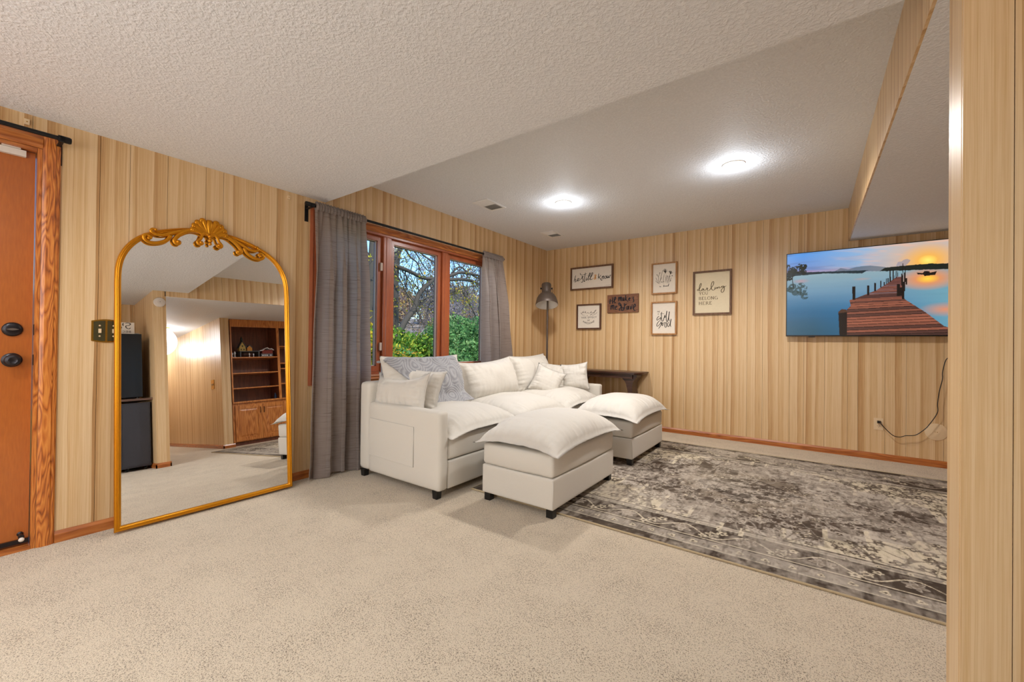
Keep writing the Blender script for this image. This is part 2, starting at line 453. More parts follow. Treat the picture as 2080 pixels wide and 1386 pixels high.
def ball(bm, c, r, sx=1, sy=1, sz=1, seg=12):
    m = Matrix.Translation(Vector(c)) @ Matrix.Diagonal((sx * r, sy * r, sz * r, 1))
    bmesh.ops.create_uvsphere(bm, u_segments=seg, v_segments=max(6, seg // 2), radius=1, matrix=m)
def prism(bm, poly, axis, a0, a1):
    """extrude a polygon given in the two other axes from a0 to a1 along axis ('x','y','z')"""
    def P(p, a):
        return {'x': (a, p[0], p[1]), 'y': (p[0], a, p[1]), 'z': (p[0], p[1], a)}[axis]
    A = [bm.verts.new(P(p, a0)) for p in poly]; B = [bm.verts.new(P(p, a1)) for p in poly]
    bm.faces.new(A); bm.faces.new(B[::-1])
    for i in range(len(poly)):
        j = (i + 1) % len(poly); bm.faces.new((A[i], B[i], B[j], A[j]))
def np_mesh(name, verts, quads, m, parent=None, cols=None, smooth=False, org=(0, 0, 0)):
    me = bpy.data.meshes.new(name)
    verts = np.asarray(verts, np.float32) - np.array(org, np.float32); quads = np.asarray(quads, np.int32)
    nv, nq, k = len(verts), len(quads), quads.shape[1]
    me.vertices.add(nv); me.vertices.foreach_set('co', verts.ravel())
    me.loops.add(nq * k); me.loops.foreach_set('vertex_index', quads.ravel())
    me.polygons.add(nq); me.polygons.foreach_set('loop_start', np.arange(0, nq * k, k, dtype=np.int32))
    if smooth: me.polygons.foreach_set('use_smooth', [True] * nq)
    me.update(calc_edges=True)
    if cols is not None:
        ca = me.color_attributes.new('Col', 'FLOAT_COLOR', 'POINT')
        c4 = np.ones((nv, 4), np.float32); c4[:, :3] = cols; ca.data.foreach_set('color', c4.ravel())
    me.materials.append(MAT[m])
    o = bpy.data.objects.new(name, me)
    po = ORG.get(parent, Vector((0, 0, 0))) if parent is not None else Vector((0, 0, 0))
    o.location = Vector(org) - po; ORG[o] = Vector(org)
    return link(o, parent)
def copy_thing(src, loc=None, rotz=None):
    c = src.copy(); col.objects.link(c)
    for ch in [o for o in src.children]:
        d = ch.copy(); col.objects.link(d); d.parent = c
        for g in ch.children:
            e = g.copy(); col.objects.link(e); e.parent = d
    if loc is not None: c.location = loc
    if rotz is not None: c.rotation_euler.z = rotz
    return c

# ------------------------------------------------------------------ room shell
FY = -2.6; XE = 5.4; XA = 1.30; XR = 2.06
bm = bmesh.new(); box(bm, XL - 0.15, XE + 0.1, FY - 0.1, YB + 0.1, -0.12, 0.0)
tag(finish('floor', bm, 'carpet'), kind='structure')
bm = bmesh.new()
box(bm, XL - 0.15, XE + 0.1, FY - 0.1, 1.62, ZL, ZL + 0.5)
box(bm, XL - 0.15, XS, 1.62, YST, ZL, ZL + 0.5)
box(bm, XL - 0.15, XS, YST, YB + 0.1, ZH, ZH + 0.25)
box(bm, XS + 0.0101, XE + 0.1, 1.62, YB + 0.1, ZS, ZS + 0.55)
tag(finish('ceiling', bm, 'ceiling_texture'), kind='structure')

random.seed(5)
WID = [0.1016, 0.2032, 0.1524, 0.2540, 0.1270, 0.1778, 0.2032]
def planks(parent, axis, fixed, a0, a1, z0, z1, side, holes=(), start=0.0, th=0.010):
    """thin vertical boards on a wall plane; axis = direction the wall runs along"""
    a = a0 - start; i = 0
    while a < a1 - 1e-4:
        w = WID[i % len(WID)]; i += 1
        s, e = max(a, a0) + 0.0009, min(a + w, a1) - 0.0009
        a += w
        if e - s < 0.004: continue
        spans = [(z0, z1, s, e)]
        for h0, h1, hz0, hz1 in holes:
            new = []
            for q0, q1, ss, ee in spans:
                if ee <= h0 or ss >= h1 or q1 <= hz0 or q0 >= hz1: new.append((q0, q1, ss, ee)); continue
                if ss < h0: new.append((q0, q1, ss, h0))
                if ee > h1: new.append((q0, q1, h1, ee))
                m0, m1 = max(ss, h0), min(ee, h1)
                if q0 < hz0: new.append((q0, hz0, m0, m1))
                if q1 > hz1: new.append((hz1, q1, m0, m1))
            spans = new
        for q0, q1, ss, ee in spans:
            bm = bmesh.new()
            f0, f1 = (fixed - th, fixed) if side > 0 else (fixed, fixed + th)
            if axis == 'y': box(bm, f0, f1, ss, ee, q0, q1)
            else: box(bm, ss, ee, f0, f1, q0, q1)
            finish('panel', bm, 'wood_panel', parent, bevel=0.0008, seg=1)
WY0, WY1, WZ0, WZ1 = 1.80, 4.04, 0.80, 2.125      # window opening
DY0, DY1, DZ1 = -0.64, 0.30, 2.095                # door opening
x0, x1 = XL - 0.15, XL - 0.010
wl = boxes('wall_left', 'drywall_dark', None, [(x0, x1, FY, DY0, 0, ZH), (x0, x1, DY0, DY1, DZ1, ZH), (x0, x1, DY1, WY0, 0, ZH),
    (x0, x1, WY0, WY1, 0, WZ0), (x0, x1, WY0, WY1, WZ1, ZH), (x0, x1, WY1, YB + 0.1, 0, ZH)])
tag(wl, kind='structure')
planks(wl, 'y', XL, FY, YST - 0.001, 0, ZL, 1, holes=[(DY0, DY1, -1, DZ1), (WY0, WY1, WZ0, WZ1)], start=0.03)
planks(wl, 'y', XL, YST, YB, 0, ZH, 1, holes=[(WY0, WY1, WZ0, WZ1)], start=0.07)
wb = boxes('wall_back', 'drywall_dark', None, [(XL, XR + 0.1, YB + 0.010, YB + 0.12, 0, ZH)]); tag(wb, kind='structure')
planks(wb, 'x', YB, XL, XS, 0, ZH, -1, start=0.05)
planks(wb, 'x', YB, XS, XR, 0, ZS, -1, start=0.02)
wr = boxes('wall_right', 'drywall_dark', None, [(XR, XR + 0.1, 2.75, YB + 0.1, 0, ZS)]); tag(wr, kind='structure')
# wall stub between hall and room, running off along the hall
wh = boxes('wall_hall', 'drywall_dark', None, [(1.61, XE, 2.63, 2.74, 0, ZS)]); tag(wh, kind='structure')
planks(wh, 'x', 2.62, 1.60, XE, 0, ZS, -1, start=0.04)
planks(wh, 'y', 1.60, 2.62, 2.75, 0, ZS, -1, start=0.03)
planks(wh, 'x', 2.75, 1.60, XR, 0, ZS, 1, start=0.0)
# partition by the camera (pillar end), with the alcove on its near side
wp = boxes('wall_partition', 'drywall_dark', None, [(XS + 0.010, XE, 1.50, 1.61, 0, ZL)]); tag(wp, kind='structure')
planks(wp, 'x', 1.49, XS, XA, 0, ZL, -1, start=0.016)
bm = bmesh.new(); box(bm, XS, XS + 0.0095, 1.5005, 1.6095, 0, ZL); finish('panel', bm, 'wood_panel', wp, bevel=0.0015, seg=1)
planks(wp, 'x', 1.62, XS, XE, 0, ZS, 1, start=0.05)
wa = boxes('wall_alcove', 'drywall_dark', None, [(XA + 0.0101, XA + 0.1, FY, 1.49, 0, ZL)]); tag(wa, kind='structure')
planks(wa, 'y', XA, FY, 1.49, 0, ZL, -1, start=0.05)
wf = boxes('wall_front', 'drywall_dark', None, [(XL, XA, FY - 0.12, FY - 0.010, 0, ZL)]); tag(wf, kind='structure')
planks(wf, 'x', FY, XL, XA, 0, ZL, 1, start=0.05)
we = boxes('wall_end', 'drywall_dark', None, [(XE + 0.0101, XE + 0.1, 1.5, 2.75, 0, ZS)]); tag(we, kind='structure')
planks(we, 'y', XE, 1.62, 2.62, 0, ZS, -1)
# panelled face of the dropped ceiling
ws = boxes('trim_1', 'drywall_dark', None, [(XS + 0.0098, XS + 0.0100, 1.62, YB, ZS + 0.001, ZH)]); tag(ws, kind='structure')
planks(ws, 'y', XS, 1.62, YST, ZS, ZL, -1, start=0.02)
planks(ws, 'y', XS, YST, YB, ZS, ZH, -1, start=0.06)

# baseboards
def bboard(name, m, poly_axis, a0, a1, face, outdir, hgt=0.062, th=0.013):
    bm = bmesh.new()
    pr = [(0, 0), (th, 0), (th, hgt * 0.72), (th * 0.55, hgt * 0.90), (th * 0.3, hgt), (0, hgt)]
    if poly_axis == 'y': prism(bm, [(face + outdir * p, q) for p, q in pr], 'y', a0, a1)
    else: prism(bm, [(face + outdir * p, q) for p, q in pr], 'x', a0, a1)
    return tag(finish(name, bm, m), kind='structure')
bboard('baseboard_left', 'oak_trim_level', 'y', 0.367, YB, XL, 1)
bboard('baseboard_left', 'oak_trim_level', 'y', FY, DY0 - 0.065, XL, 1)
bboard('baseboard_back', 'oak_trim_across', 'x', XL + 0.013, 1.66, YB, -1)
bboard('baseboard_hall', 'oak_trim_across', 'x', 1.587, XE, 2.62, -1)
bboard('baseboard_hall', 'oak_trim_level', 'y', 2.607, 2.78, 1.60, -1)
bboard('baseboard_partition', 'oak_trim_level', 'y', 1.477, 1.633, XS, -1)
bboard('baseboard_partition', 'oak_trim_across', 'x', XS - 0.013, XA, 1.49, -1)
bboard('baseboard_partition', 'oak_trim_across', 'x', XS - 0.013, XE, 1.62, 1)
bboard('baseboard_alcove', 'oak_trim_level', 'y', FY, 1.477, XA, -1)
bboard('baseboard_front', 'oak_trim_across', 'x', XL + 0.013, XA, FY, 1)

# door with its casing
dr = empty('door_1', (XL, (DY0 + DY1) / 2, 0)); tag(dr, kind='structure')
def casing_profile(y0, y1, out=1):
    w = y1 - y0
    return [(XL, y0), (XL + 0.010, y0), (XL + 0.013, y0 + w * 0.12), (XL + 0.017, y0 + w * 0.22), (XL + 0.018, y0 + w * 0.7), (XL + 0.014, y0 + w * 0.78), (XL + 0.014, y0 + w * 0.9), (XL + 0.009, y1), (XL, y1)]
bm = bmesh.new(); prism(bm, casing_profile(0.301, 0.366), 'z', 0.0, 2.165); finish('casing', bm, 'oak_trim', dr)
bm = bmesh.new(); prism(bm, casing_profile(DY0 - 0.066, DY0 - 0.001), 'z', 0.0, 2.165); finish('casing', bm, 'oak_trim', dr)
bm = bmesh.new(); prism(bm, [(p, DZ1 + 0.001 + (q - 0.301) * 1.07) for p, q in casing_profile(0.301, 0.366)], 'y', DY0 - 0.001, 0.301)
finish('casing', bm, 'oak_trim_level', dr)
obox('jamb', 'oak_trim', dr, XL - 0.14, XL + 0.004, 0.284, 0.2995, 0.0, DZ1 - 0.0005, 0.001)
obox('jamb', 'oak_trim', dr, XL - 0.14, XL + 0.004, DY0 + 0.0005, DY0 + 0.016, 0.0, DZ1 - 0.0005, 0.001)
obox('head_jamb', 'oak_trim_level', dr, XL - 0.14, XL + 0.004, DY0 + 0.017, 0.283, DZ1 - 0.017, DZ1 - 0.0005, 0.001)
obox('slab', 'door_wood', dr, XL - 0.085, XL - 0.042, DY0 + 0.018, 0.281, 0.022, DZ1 - 0.020, 0.002)
obox('threshold', 'oak_trim_level', dr, XL - 0.14, XL + 0.004, DY0 + 0.018, 0.283, 0.0, 0.020, 0.003)
obox('sweep', 'bronze', dr, XL - 0.0415, XL - 0.028, DY0 + 0.02, 0.280, 0.030, 0.052, 0.004)
def rosette(name, z, knob):
    bm = bmesh.new()
    c = (XL - 0.0415, 0.213, z)
    if knob:
        lathe(bm, [(0.036, 0), (0.036, 0.004), (0.030, 0.009), (0.014, 0.012), (0.012, 0.030), (0.018, 0.038), (0.0275, 0.046), (0.030, 0.056), (0.026, 0.064), (0.016, 0.067), (0.012, 0.0645), (0, 0.0645)], c, (1, 0, 0), 40)
    else:
        lathe(bm, [(0.036, 0), (0.036, 0.006), (0.031, 0.012), (0.020, 0.014), (0, 0.014)], c, (1, 0, 0), 40)
    o = finish(name, bm, 'bronze', dr, smooth='auto')
    if not knob:
        bm = bmesh.new()
        prism(bm, [(0.213 + q * 0.022, z + p * 0.006) for q, p in ((-1, 0), (-0.5, 0.7), (0, 1), (0.5, 0.7), (1, 0), (0.5, -0.7), (0, -1), (-0.5, -0.7))], 'x', XL - 0.027, XL - 0.018)
        finish('thumb_turn', bm, 'lamp_metal', o)
rosette('knob', 0.985, True); rosette('deadbolt', 1.143, False)
for z in (0.985, 1.143): obox('strike_plate', 'bronze', dr, XL - 0.032, XL - 0.004, 0.2815, 0.2845, z - 0.028, z + 0.028, 0.0008)
obox('door_sensor', 'white_plastic', dr, XL - 0.0415, XL - 0.018, 0.06, 0.247, 2.040, 2.071, 0.003)
obox('sensor_magnet', 'white_plastic', dr, XL - 0.030, XL - 0.012, 0.165, 0.228, 2.0725, 2.0775, 0.001)
bm = bmesh.new(); lathe(bm, [(0.012, 0), (0.012, 0.003), (0.006, 0.006), (0.006, 0.045), (0.011, 0.048), (0.011, 0.058), (0, 0.06)], (XL - 0.0415, 0.252, 0.078), (1, 0, 0), 20)
ds = finish('door_stop', bm, 'bronze', dr, smooth='auto')
bm = bmesh.new(); ball(bm, (XL + 0.022, 0.252, 0.066), 0.011); finish('rubber_tip', bm, 'white_plastic', ds, smooth=True)

# window: casing, frame, three sashes
wd = empty('window_1', (XL, 2.92, WZ0)); tag(wd, kind='structure')
wprof = lambda a0, a1: [(XL, a0), (XL + 0.012, a0), (XL + 0.017, a0 + (a1 - a0) * 0.25), (XL + 0.014, a0 + (a1 - a0) * 0.45), (XL + 0.018, a0 + (a1 - a0) * 0.7), (XL + 0.010, a1), (XL, a1)]
bm = bmesh.new(); prism(bm, wprof(WY0 - 0.001, WY0 - 0.062), 'z', WZ0 - 0.06, WZ1 + 0.062); finish('casing', bm, 'window_wood', wd)
bm = bmesh.new(); prism(bm, wprof(WY1 + 0.001, WY1 + 0.062), 'z', WZ0 - 0.06, WZ1 + 0.062); finish('casing', bm, 'window_wood', wd)
bm = bmesh.new(); prism(bm, wprof(WZ1 + 0.001, WZ1 + 0.062), 'y', WY0 - 0.0005, WY1 + 0.0005); finish('casing', bm, 'oak_trim_level', wd)
bm = bmesh.new(); prism(bm, wprof(WZ0 - 0.001, WZ0 - 0.060), 'y', WY0 - 0.0005, WY1 + 0.0005); finish('apron', bm, 'oak_trim_level', wd)
XO = XL - 0.149
obox('head', 'window_wood', wd, XO, XL - 0.002, WY0 + 0.0005, WY1 - 0.0005, WZ1 - 0.020, WZ1 - 0.0005, 0.002)
obox('sill', 'window_wood', wd, XO, XL + 0.004, WY0 + 0.0005, WY1 - 0.0005, WZ0 + 0.0005, WZ0 + 0.022, 0.003)
for y in (WY0 + 0.0005, WY1 - 0.0205): obox('jamb', 'window_wood', wd, XO, XL - 0.002, y, y + 0.020, WZ0 + 0.0225, WZ1 - 0.0205, 0.002)
for y0_, y1_ in ((2.462, 2.556), (3.243, 3.334)):
    bm = bmesh.new()
    w = y1_ - y0_
    prism(bm, [(XO, y0_), (XL - 0.022, y0_), (XL - 0.016, y0_ + 0.006), (XL - 0.016, y0_ + w * 0.3), (XL - 0.010, y0_ + w * 0.36), (XL - 0.010, y0_ + w * 0.64), (XL - 0.016, y0_ + w * 0.7), (XL - 0.016, y1_ - 0.006), (XL - 0.022, y1_), (XO, y1_)], 'z', WZ0 + 0.0225, WZ1 - 0.0205)
    finish('mullion', bm, 'window_wood', wd)
for y0_, y1_ in ((1.822, 2.460), (2.558, 3.241), (3.336, 4.018)):
    fx0, fx1 = XL - 0.095, XL - 0.042; z0_, z1_ = WZ0 + 0.024, WZ1 - 0.022; st = 0.046
    bm = bmesh.new()
    box(bm, fx0, fx1, y0_, y0_ + st, z0_, z1_); box(bm, fx0, fx1, y1_ - st, y1_, z0_, z1_)
    box(bm, fx0, fx1, y0_ + st, y1_ - st, z0_, z0_ + 0.05); box(bm, fx0, fx1, y0_ + st, y1_ - st, z1_ - 0.042, z1_)
    sh = finish('sash', bm, 'window_wood', wd, bevel=0.002)
    obox('pane', 'window_glass', sh, XL - 0.080, XL - 0.077, y0_ + st - 0.002, y1_ - st + 0.002, z0_ + 0.048, z1_ - 0.040)
    bm = bmesh.new()
    q0, q1, p0, p1 = y0_ + st, y1_ - st, z0_ + 0.05, z1_ - 0.042
    for b in ((q0, q0 + 0.006, p0, p1), (q1 - 0.006, q1, p0, p1), (q0, q1, p0, p0 + 0.006), (q0, q1, p1 - 0.006, p1)): box(bm, XL - 0.076, XL - 0.060, *b)
    finish('glazing_bead', bm, 'sash_seal', sh)
    bm = bmesh.new()
    for b in ((y0_ - 0.001, y0_ + st - 0.006, z0_, z1_), (y1_ - st + 0.004, y1_ + 0.001, z0_, z1_), (y0_, y1_, z0_, z0_ + 0.055), (y0_, y1_, z1_ - 0.047, z1_)): box(bm, XL - 0.108, XL - 0.0955, *b)
    finish('outer_cladding', bm, 'sash_bronze', sh)
for z in (1.02, 1.78):
    obox('hinge', 'sash_seal', wd, XL - 0.0415, XL - 0.024, 2.438, 2.461, z, z + 0.075, 0.002)
for yy in (3.30, 3.62):
    bm = bmesh.new()
    tube(bm, smooth_path([(XL - 0.02, yy, WZ0 + 0.024), (XL + 0.0, yy, WZ0 + 0.05), (XL + 0.012, yy + 0.03, WZ0 + 0.06), (XL + 0.015, yy + 0.06, WZ0 + 0.045)], 4), 0.006, 0.008)
    finish('crank', bm, 'black_metal', wd, smooth=True)

# ------------------------------------------------------------------ recessed lights, vents
def can_light(x, y, z, label, r=0.083):
    t = empty('recessed_light', (x, y, z)); tag(t, label, 'light', 'recessed ceiling lights')
    bm = bmesh.new()
    lathe(bm, [(r, 0.0), (r, -0.004), (r * 0.96, -0.007), (r * 0.80, -0.004), (r * 0.74, 0.0)], (x, y, z - 0.0005), seg=48)
    finish('trim_ring', bm, 'white_plastic', t, smooth=True)
    bm = bmesh.new(); lathe(bm, [(r * 0.745, 0), (r * 0.70, -0.001), (r * 0.4, -0.003), (0, -0.0035)], (x, y, z - 0.0005), seg=48)
    finish('lens', bm, 'lamp_lens', t, smooth=True)
    return t
can_light(*LIGHT_HIGH[0], ZH, 'lit recessed ceiling light nearer the television wall end, the larger looking one')
can_light(*LIGHT_HIGH[1], ZH, 'lit recessed ceiling light above the sofa, between the two air vents')
for (x, y), wh in zip(LIGHT_LOW, ('left of the camera', 'by the partition', 'near the front wall on the left', 'near the front wall on the right')):
    can_light(x, y, ZL, 'added unseen recessed light in the low ceiling ' + wh)
fm = empty('ceiling_fixture', (2.75, 2.15, ZS)); tag(fm, 'small brass and glass ceiling light in the hall seen in the mirror', 'light')
bm = bmesh.new(); lathe(bm, [(0.07, 0), (0.07, -0.02), (0.05, -0.03), (0, -0.03)], (2.75, 2.15, ZS)); finish('base_plate', bm, 'brass', fm, smooth='auto')
bm = bmesh.new(); lathe(bm, [(0.10, -0.031), (0.11, -0.05), (0.09, -0.09), (0.04, -0.11), (0, -0.113)], (2.75, 2.15, ZS)); finish('glass_bowl', bm, 'lamp_lens', fm, smooth=True)
def vent(x0, x1, y0, y1, label):
    z = ZH
    t = empty('air_vent', ((x0 + x1) / 2, (y0 + y1) / 2, z)); tag(t, label, 'vent', 'ceiling air vents')
    bm = bmesh.new(); f = 0.022
    for b in ((x0, x1, y0, y0 + f), (x0, x1, y1 - f, y1), (x0, x0 + f, y0 + f, y1 - f), (x1 - f, x1, y0 + f, y1 - f)): box(bm, *b, z - 0.006, z - 0.0005)
    finish('frame', bm, 'vent_white', t, bevel=0.0015)
    obox('backing', 'vent_grey', t, x0 + f, x1 - f, y0 + f, y1 - f, z - 0.0015, z - 0.0006)
    ym = (y0 + y1) / 2; first = None
    k = 12
    for i in range(k):
        y = y0 + f + (i + 0.5) * (y1 - y0 - 2 * f) / k
        s = 1 if y < ym else -1
        bm = bmesh.new()
        prism(bm, [(y - 0.007 * s, z - 0.0020), (y + 0.006 * s, z - 0.0075), (y + 0.0072 * s, z - 0.0070), (y - 0.0058 * s, z - 0.0015)], 'x', x0 + f, x1 - f)
        finish('slat', bm, 'vent_white', t)
vent(-2.80, -2.60, 3.14, 3.46, 'white louvred ceiling vent nearest the window')
vent(-2.825, -2.64, 4.49, 4.78, 'white louvred ceiling vent nearest the room corner')

# ------------------------------------------------------------------ curtain rods and curtains
def rod(label, y0, y1, z, plates, endcaps):
    x = XL + 0.095
    t = empty('curtain_rod', (x, (y0 + y1) / 2, z)); tag(t, label, 'curtain rod')
    bm = bmesh.new(); tube(bm, [(x, y0, z), (x, y1, z)], 0.011, sides=16); finish('pole', bm, 'black_metal', t, smooth='auto')
    for y in plates:
        br = obox('bracket', 'black_metal', t, XL, XL + 0.006, y - 0.0135, y + 0.0135, z - 0.115, z + 0.030, 0.001)
        obox('bracket_arm', 'black_metal', br, XL + 0.0062, x + 0.012, y - 0.008, y + 0.008, z - 0.019, z - 0.011, 0.001)
        bm = bmesh.new(); lathe(bm, [(0.0125, -0.012), (0.017, -0.012), (0.017, 0.012), (0.0125, 0.012)], (x, y, z), (0, 1, 0), 24); finish('clamp_ring', bm, 'black_metal', br, smooth='auto')
    for y, s in endcaps:
        bm = bmesh.new(); lathe(bm, [(0.0115, 0), (0.017, 0.0), (0.017, 0.035), (0.014, 0.041), (0, 0.043)], (x, y, z), (0, s, 0), 24); finish('finial', bm, 'black_metal', t, smooth='auto')
    return t
rod('empty black curtain rod mounted above the wooden door', -0.9, 0.352, 2.147, (0.357, -0.85), ((0.352, 1),))
rod('black curtain rod running over the wide window, carrying both grey curtains', 1.69, 4.172, 2.176, (1.705, 4.12), ((4.172, 1), (1.69, -1)))
for y, z, lb in ((0.245, 2.215, 'small beige wall clip left behind above the door'), (1.565, 2.212, 'small beige wall clip just left of the window curtain rod')):
    bm = bmesh.new(); box(bm, XL, XL + 0.010, y - 0.009, y + 0.009, z - 0.014, z + 0.014)
    o = finish('wall_clip', bm, 'ivory', None, org=(XL, y, z), bevel=0.002); tag(o, lb, 'wall clip')
    bm = bmesh.new(); lathe(bm, [(0.003, 0), (0.002, 0.0012), (0, 0.0014)], (XL + 0.010, y, z), (1, 0, 0), 12); finish('screw', bm, 'brass', o)

def curtain(label, top, bot, zt, zb, folds, seed, lean=0.0):
    xc = XL + 0.095
    rnd = random.Random(seed)
    ph = [rnd.uniform(0, 6.28) for _ in range(6)]
    nu, nv = 190, 90
    V = np.zeros((nv + 1, nu + 1, 3)); 
    for j in range(nv + 1):
        t = j / nv
        z = zt + (zb - zt) * t
        e = t ** 0.8
        y0 = top[0] + (bot[0] - top[0]) * e; y1 = top[1] + (bot[1] - top[1]) * e
        big = min(1, t / 0.25)
        for i in range(nu + 1):
            s = i / nu
            wv = math.sin(2 * math.pi * folds * s + ph[0] + 0.9 * math.sin(5.1 * s + ph[1]) + 0.25 * t)
            wv = math.copysign(abs(wv) ** 0.8, wv)
            sm = math.sin(2 * math.pi * folds * 2.7 * s + ph[2] + 1.3 * math.sin(9 * s))
            amp = 0.052 * big * (0.80 + 0.30 * math.sin(4.2 * s + ph[3]))
            x = xc + 0.020 * big + 1.2 * amp * wv + 0.009 * (1 - 0.8 * min(1, t / 0.3)) * sm + 0.004 * math.sin(3 * t * 6 + 7 * s + ph[4]) * big
            x += 0.010 * noise.noise(Vector((s * 6, t * 3, seed))) * big
            if t > 0.86: x += 0.018 * noise.noise(Vector((s * 5, t * 26, seed + 3))) * (t - 0.86) / 0.14
            yy = y0 + (y1 - y0) * s + 0.030 * math.sin(2 * math.pi * folds * s * 2 + 2 * ph[0] + 1.8 * math.sin(5.1 * s + ph[1])) * big * min(1, 6 * s, 6 * (1 - s))
            V[j, i] = (max(x, XL + 0.022), yy, z + (0.010 * math.sin(9 * s + ph[5]) if t > 0.97 else 0) + lean * 0)
    idx = np.arange((nv + 1) * (nu + 1)).reshape(nv + 1, nu + 1)
    q = np.stack([idx[:-1, :-1], idx[:-1, 1:], idx[1:, 1:], idx[1:, :-1]], -1).reshape(-1, 4)
    org = (xc, (top[0] + top[1]) / 2, zt)
    t_ = empty('curtain', org); tag(t_, label, 'curtain', 'window curtains')
    np_mesh('drape', V.reshape(-1, 3), q, 'curtain_cloth', t_, smooth=True, org=org)
    # gathered pocket around the rod with a small ruffle above
    nu2, prof = 220, [(-0.010, -0.030), (-0.0145, -0.012), (-0.015, 0.006), (-0.010, 0.017), (-0.004, 0.024), (-0.001, 0.034), (0.001, 0.034), (0.004, 0.024), (0.010, 0.017), (0.0155, 0.006), (0.0150, -0.012), (0.011, -0.030)]
    W = np.zeros((len(prof), nu2 + 1, 3))
    for k, (dx, dz) in enumerate(prof):
        for i in range(nu2 + 1):
            s = i / nu2
            g = 0.5 + 0.5 * math.sin(s * 2 * math.pi * 17 + 2 * math.sin(s * 11 + seed))
            amp = 1 + 0.7 * g
            W[k, i] = (xc + dx * amp, top[0] + (top[1] - top[0]) * s, 2.176 + dz * (1 + 0.18 * g))
    idx = np.arange(len(prof) * (nu2 + 1)).reshape(len(prof), nu2 + 1)
    q = np.stack([idx[:-1, :-1], idx[:-1, 1:], idx[1:, 1:], idx[1:, :-1]], -1).reshape(-1, 4)
    np_mesh('rod_pocket', W.reshape(-1, 3), q, 'curtain_cloth', t_, smooth=True, org=org)
    return t_
curtain('grey brown curtain at the left end of the window, hanging beside the sofa arm', (1.728, 2.185), (1.690, 2.235), 2.160, 0.012, 3.5, 11)
curtain('grey brown curtain at the right end of the window, falling behind the sofa', (3.80, 4.185), (3.80, 4.56), 2.160, 0.012, 2.8, 23)

# ------------------------------------------------------------------ leaning arched mirror
yaw_, tilt_ = -0.014, 0.073
Mn = Vector((math.cos(yaw_) * math.cos(tilt_), math.sin(yaw_) * math.cos(tilt_), math.sin(tilt_)))
My = Vector((0, 0, 1)).cross(Mn).normalized(); Mu = Mn.cross(My)
Mc = Vector((-3.150, 1.09, 0.0))
def MM(a, u, n=0.0): return Mc + My * a + Mu * u + Mn * n
AC = -0.024
half = [(0.487, 0.012), (0.487, 0.30), (0.487, 0.80), (0.487, 1.25), (0.487, 1.46), (0.480, 1.545), (0.462, 1.61), (0.430, 1.67), (0.385, 1.722), (0.320, 1.765), (0.23, 1.803), (0.12, 1.832), (0.0, 1.842)]
arch_r = smooth_path([Vector((a, u, 0)) for a, u in half], 5)
outl = [(p.x, p.y) for p in arch_r] + [(-p.x, p.y) for p in arch_r[-2::-1]]
FWD = 0.030
def inset(pl, d):
    out = []
    k = len(pl)
    for i, (a, u) in enumerate(pl):
        p0 = pl[max(i - 1, 0)]; p1 = pl[min(i + 1, k - 1)]
        tx, ty = p1[0] - p0[0], p1[1] - p0[1]; ln = math.hypot(tx, ty)
        out.append((a - ty / ln * d, u + tx / ln * d))
    out[0] = (pl[0][0] - d, pl[0][1] + d); out[-1] = (pl[-1][0] + d, pl[-1][1] + d)
    return out
morg = MM(0, 0)
mt = empty('standing_mirror', (Mc.x, Mc.y, 0)); tag(mt, 'tall arched gold framed mirror leaning against the panelled wall by the door', 'mirror')
bm = bmesh.new()
# frame: ridged profile swept round the closed outline
prof = [(0.0, -0.004), (-0.001, 0.008), (0.003, 0.016), (0.008, 0.019), (0.012, 0.016), (0.015, 0.018), (0.020, 0.017), (0.024, 0.012), (0.028, 0.010), (0.030, 0.004), (0.030, -0.004)]
loops = [inset(outl, d) for d, n in prof]
rows = []
for (d, n), lp in zip(prof, loops):
    rows.append([bm.verts.new(MM(AC + a, u, n)) for a, u in lp])
kk = len(outl)
for r0, r1 in zip(rows, rows[1:] + rows[:1]):
    for i in range(kk):
        j = (i + 1) % kk
        bm.faces.new((r0[i], r0[j], r1[j], r1[i]))
finish('frame', bm, 'gold', mt, smooth='auto')
bm = bmesh.new()
gl = inset(outl, 0.026)
gv = [bm.verts.new(MM(AC + a, u, 0.0005)) for a, u in gl]; gb = [bm.verts.new(MM(AC + a, u, -0.0035)) for a, u in gl]
bm.faces.new(gv); bm.faces.new(gb[::-1])
for i in range(kk): bm.faces.new((gv[i], gb[i], gb[(i + 1) % kk], gv[(i + 1) % kk]))
finish('glass', bm, 'mirror_glass', mt)
# carved crest
bm = bmesh.new()
CX = -0.05
def sp(pts, n=5): return smooth_path([MM(CX + a, u, n_) for a, u, n_ in pts], n)
for k in range(9):
    an = (k - 4) / 4
    th = an * 1.22
    ln = 0.105 - 0.022 * abs(an) ** 1.5
    sx, sy = math.sin(th), math.cos(th)
    b0 = (0.012 * an, 1.797)
    pts = [(b0[0], b0[1], 0.022), (b0[0] + sx * ln * 0.45, b0[1] + sy * ln * 0.45, 0.026), (b0[0] + sx * ln * 0.8, b0[1] + sy * ln * 0.8, 0.027)]
    if k != 4:
        s = 1 if an > 0 else -1
        tipx, tipy = b0[0] + sx * ln, b0[1] + sy * ln
        pts += [(tipx + 0.002 * s, tipy, 0.027), (tipx + 0.012 * s * sy, tipy - 0.004 * 1, 0.028), (tipx + 0.010 * s, tipy - 0.013, 0.030), (tipx + 0.001 * s, tipy - 0.010, 0.031)]
    else: pts += [(0, b0[1] + ln, 0.026)]
    P = sp(pts, 4)
    tube(bm, P, lambda f, c=(k == 4): (0.006 + 0.010 * math.sin(math.pi * min(f * (0.9 if c else 1.1), 1)) + (0.006 * f if c else 0)), sides=8, flat=0.62, up=Mn)
    if k != 4: ball(bm, P[-1], 0.0075)
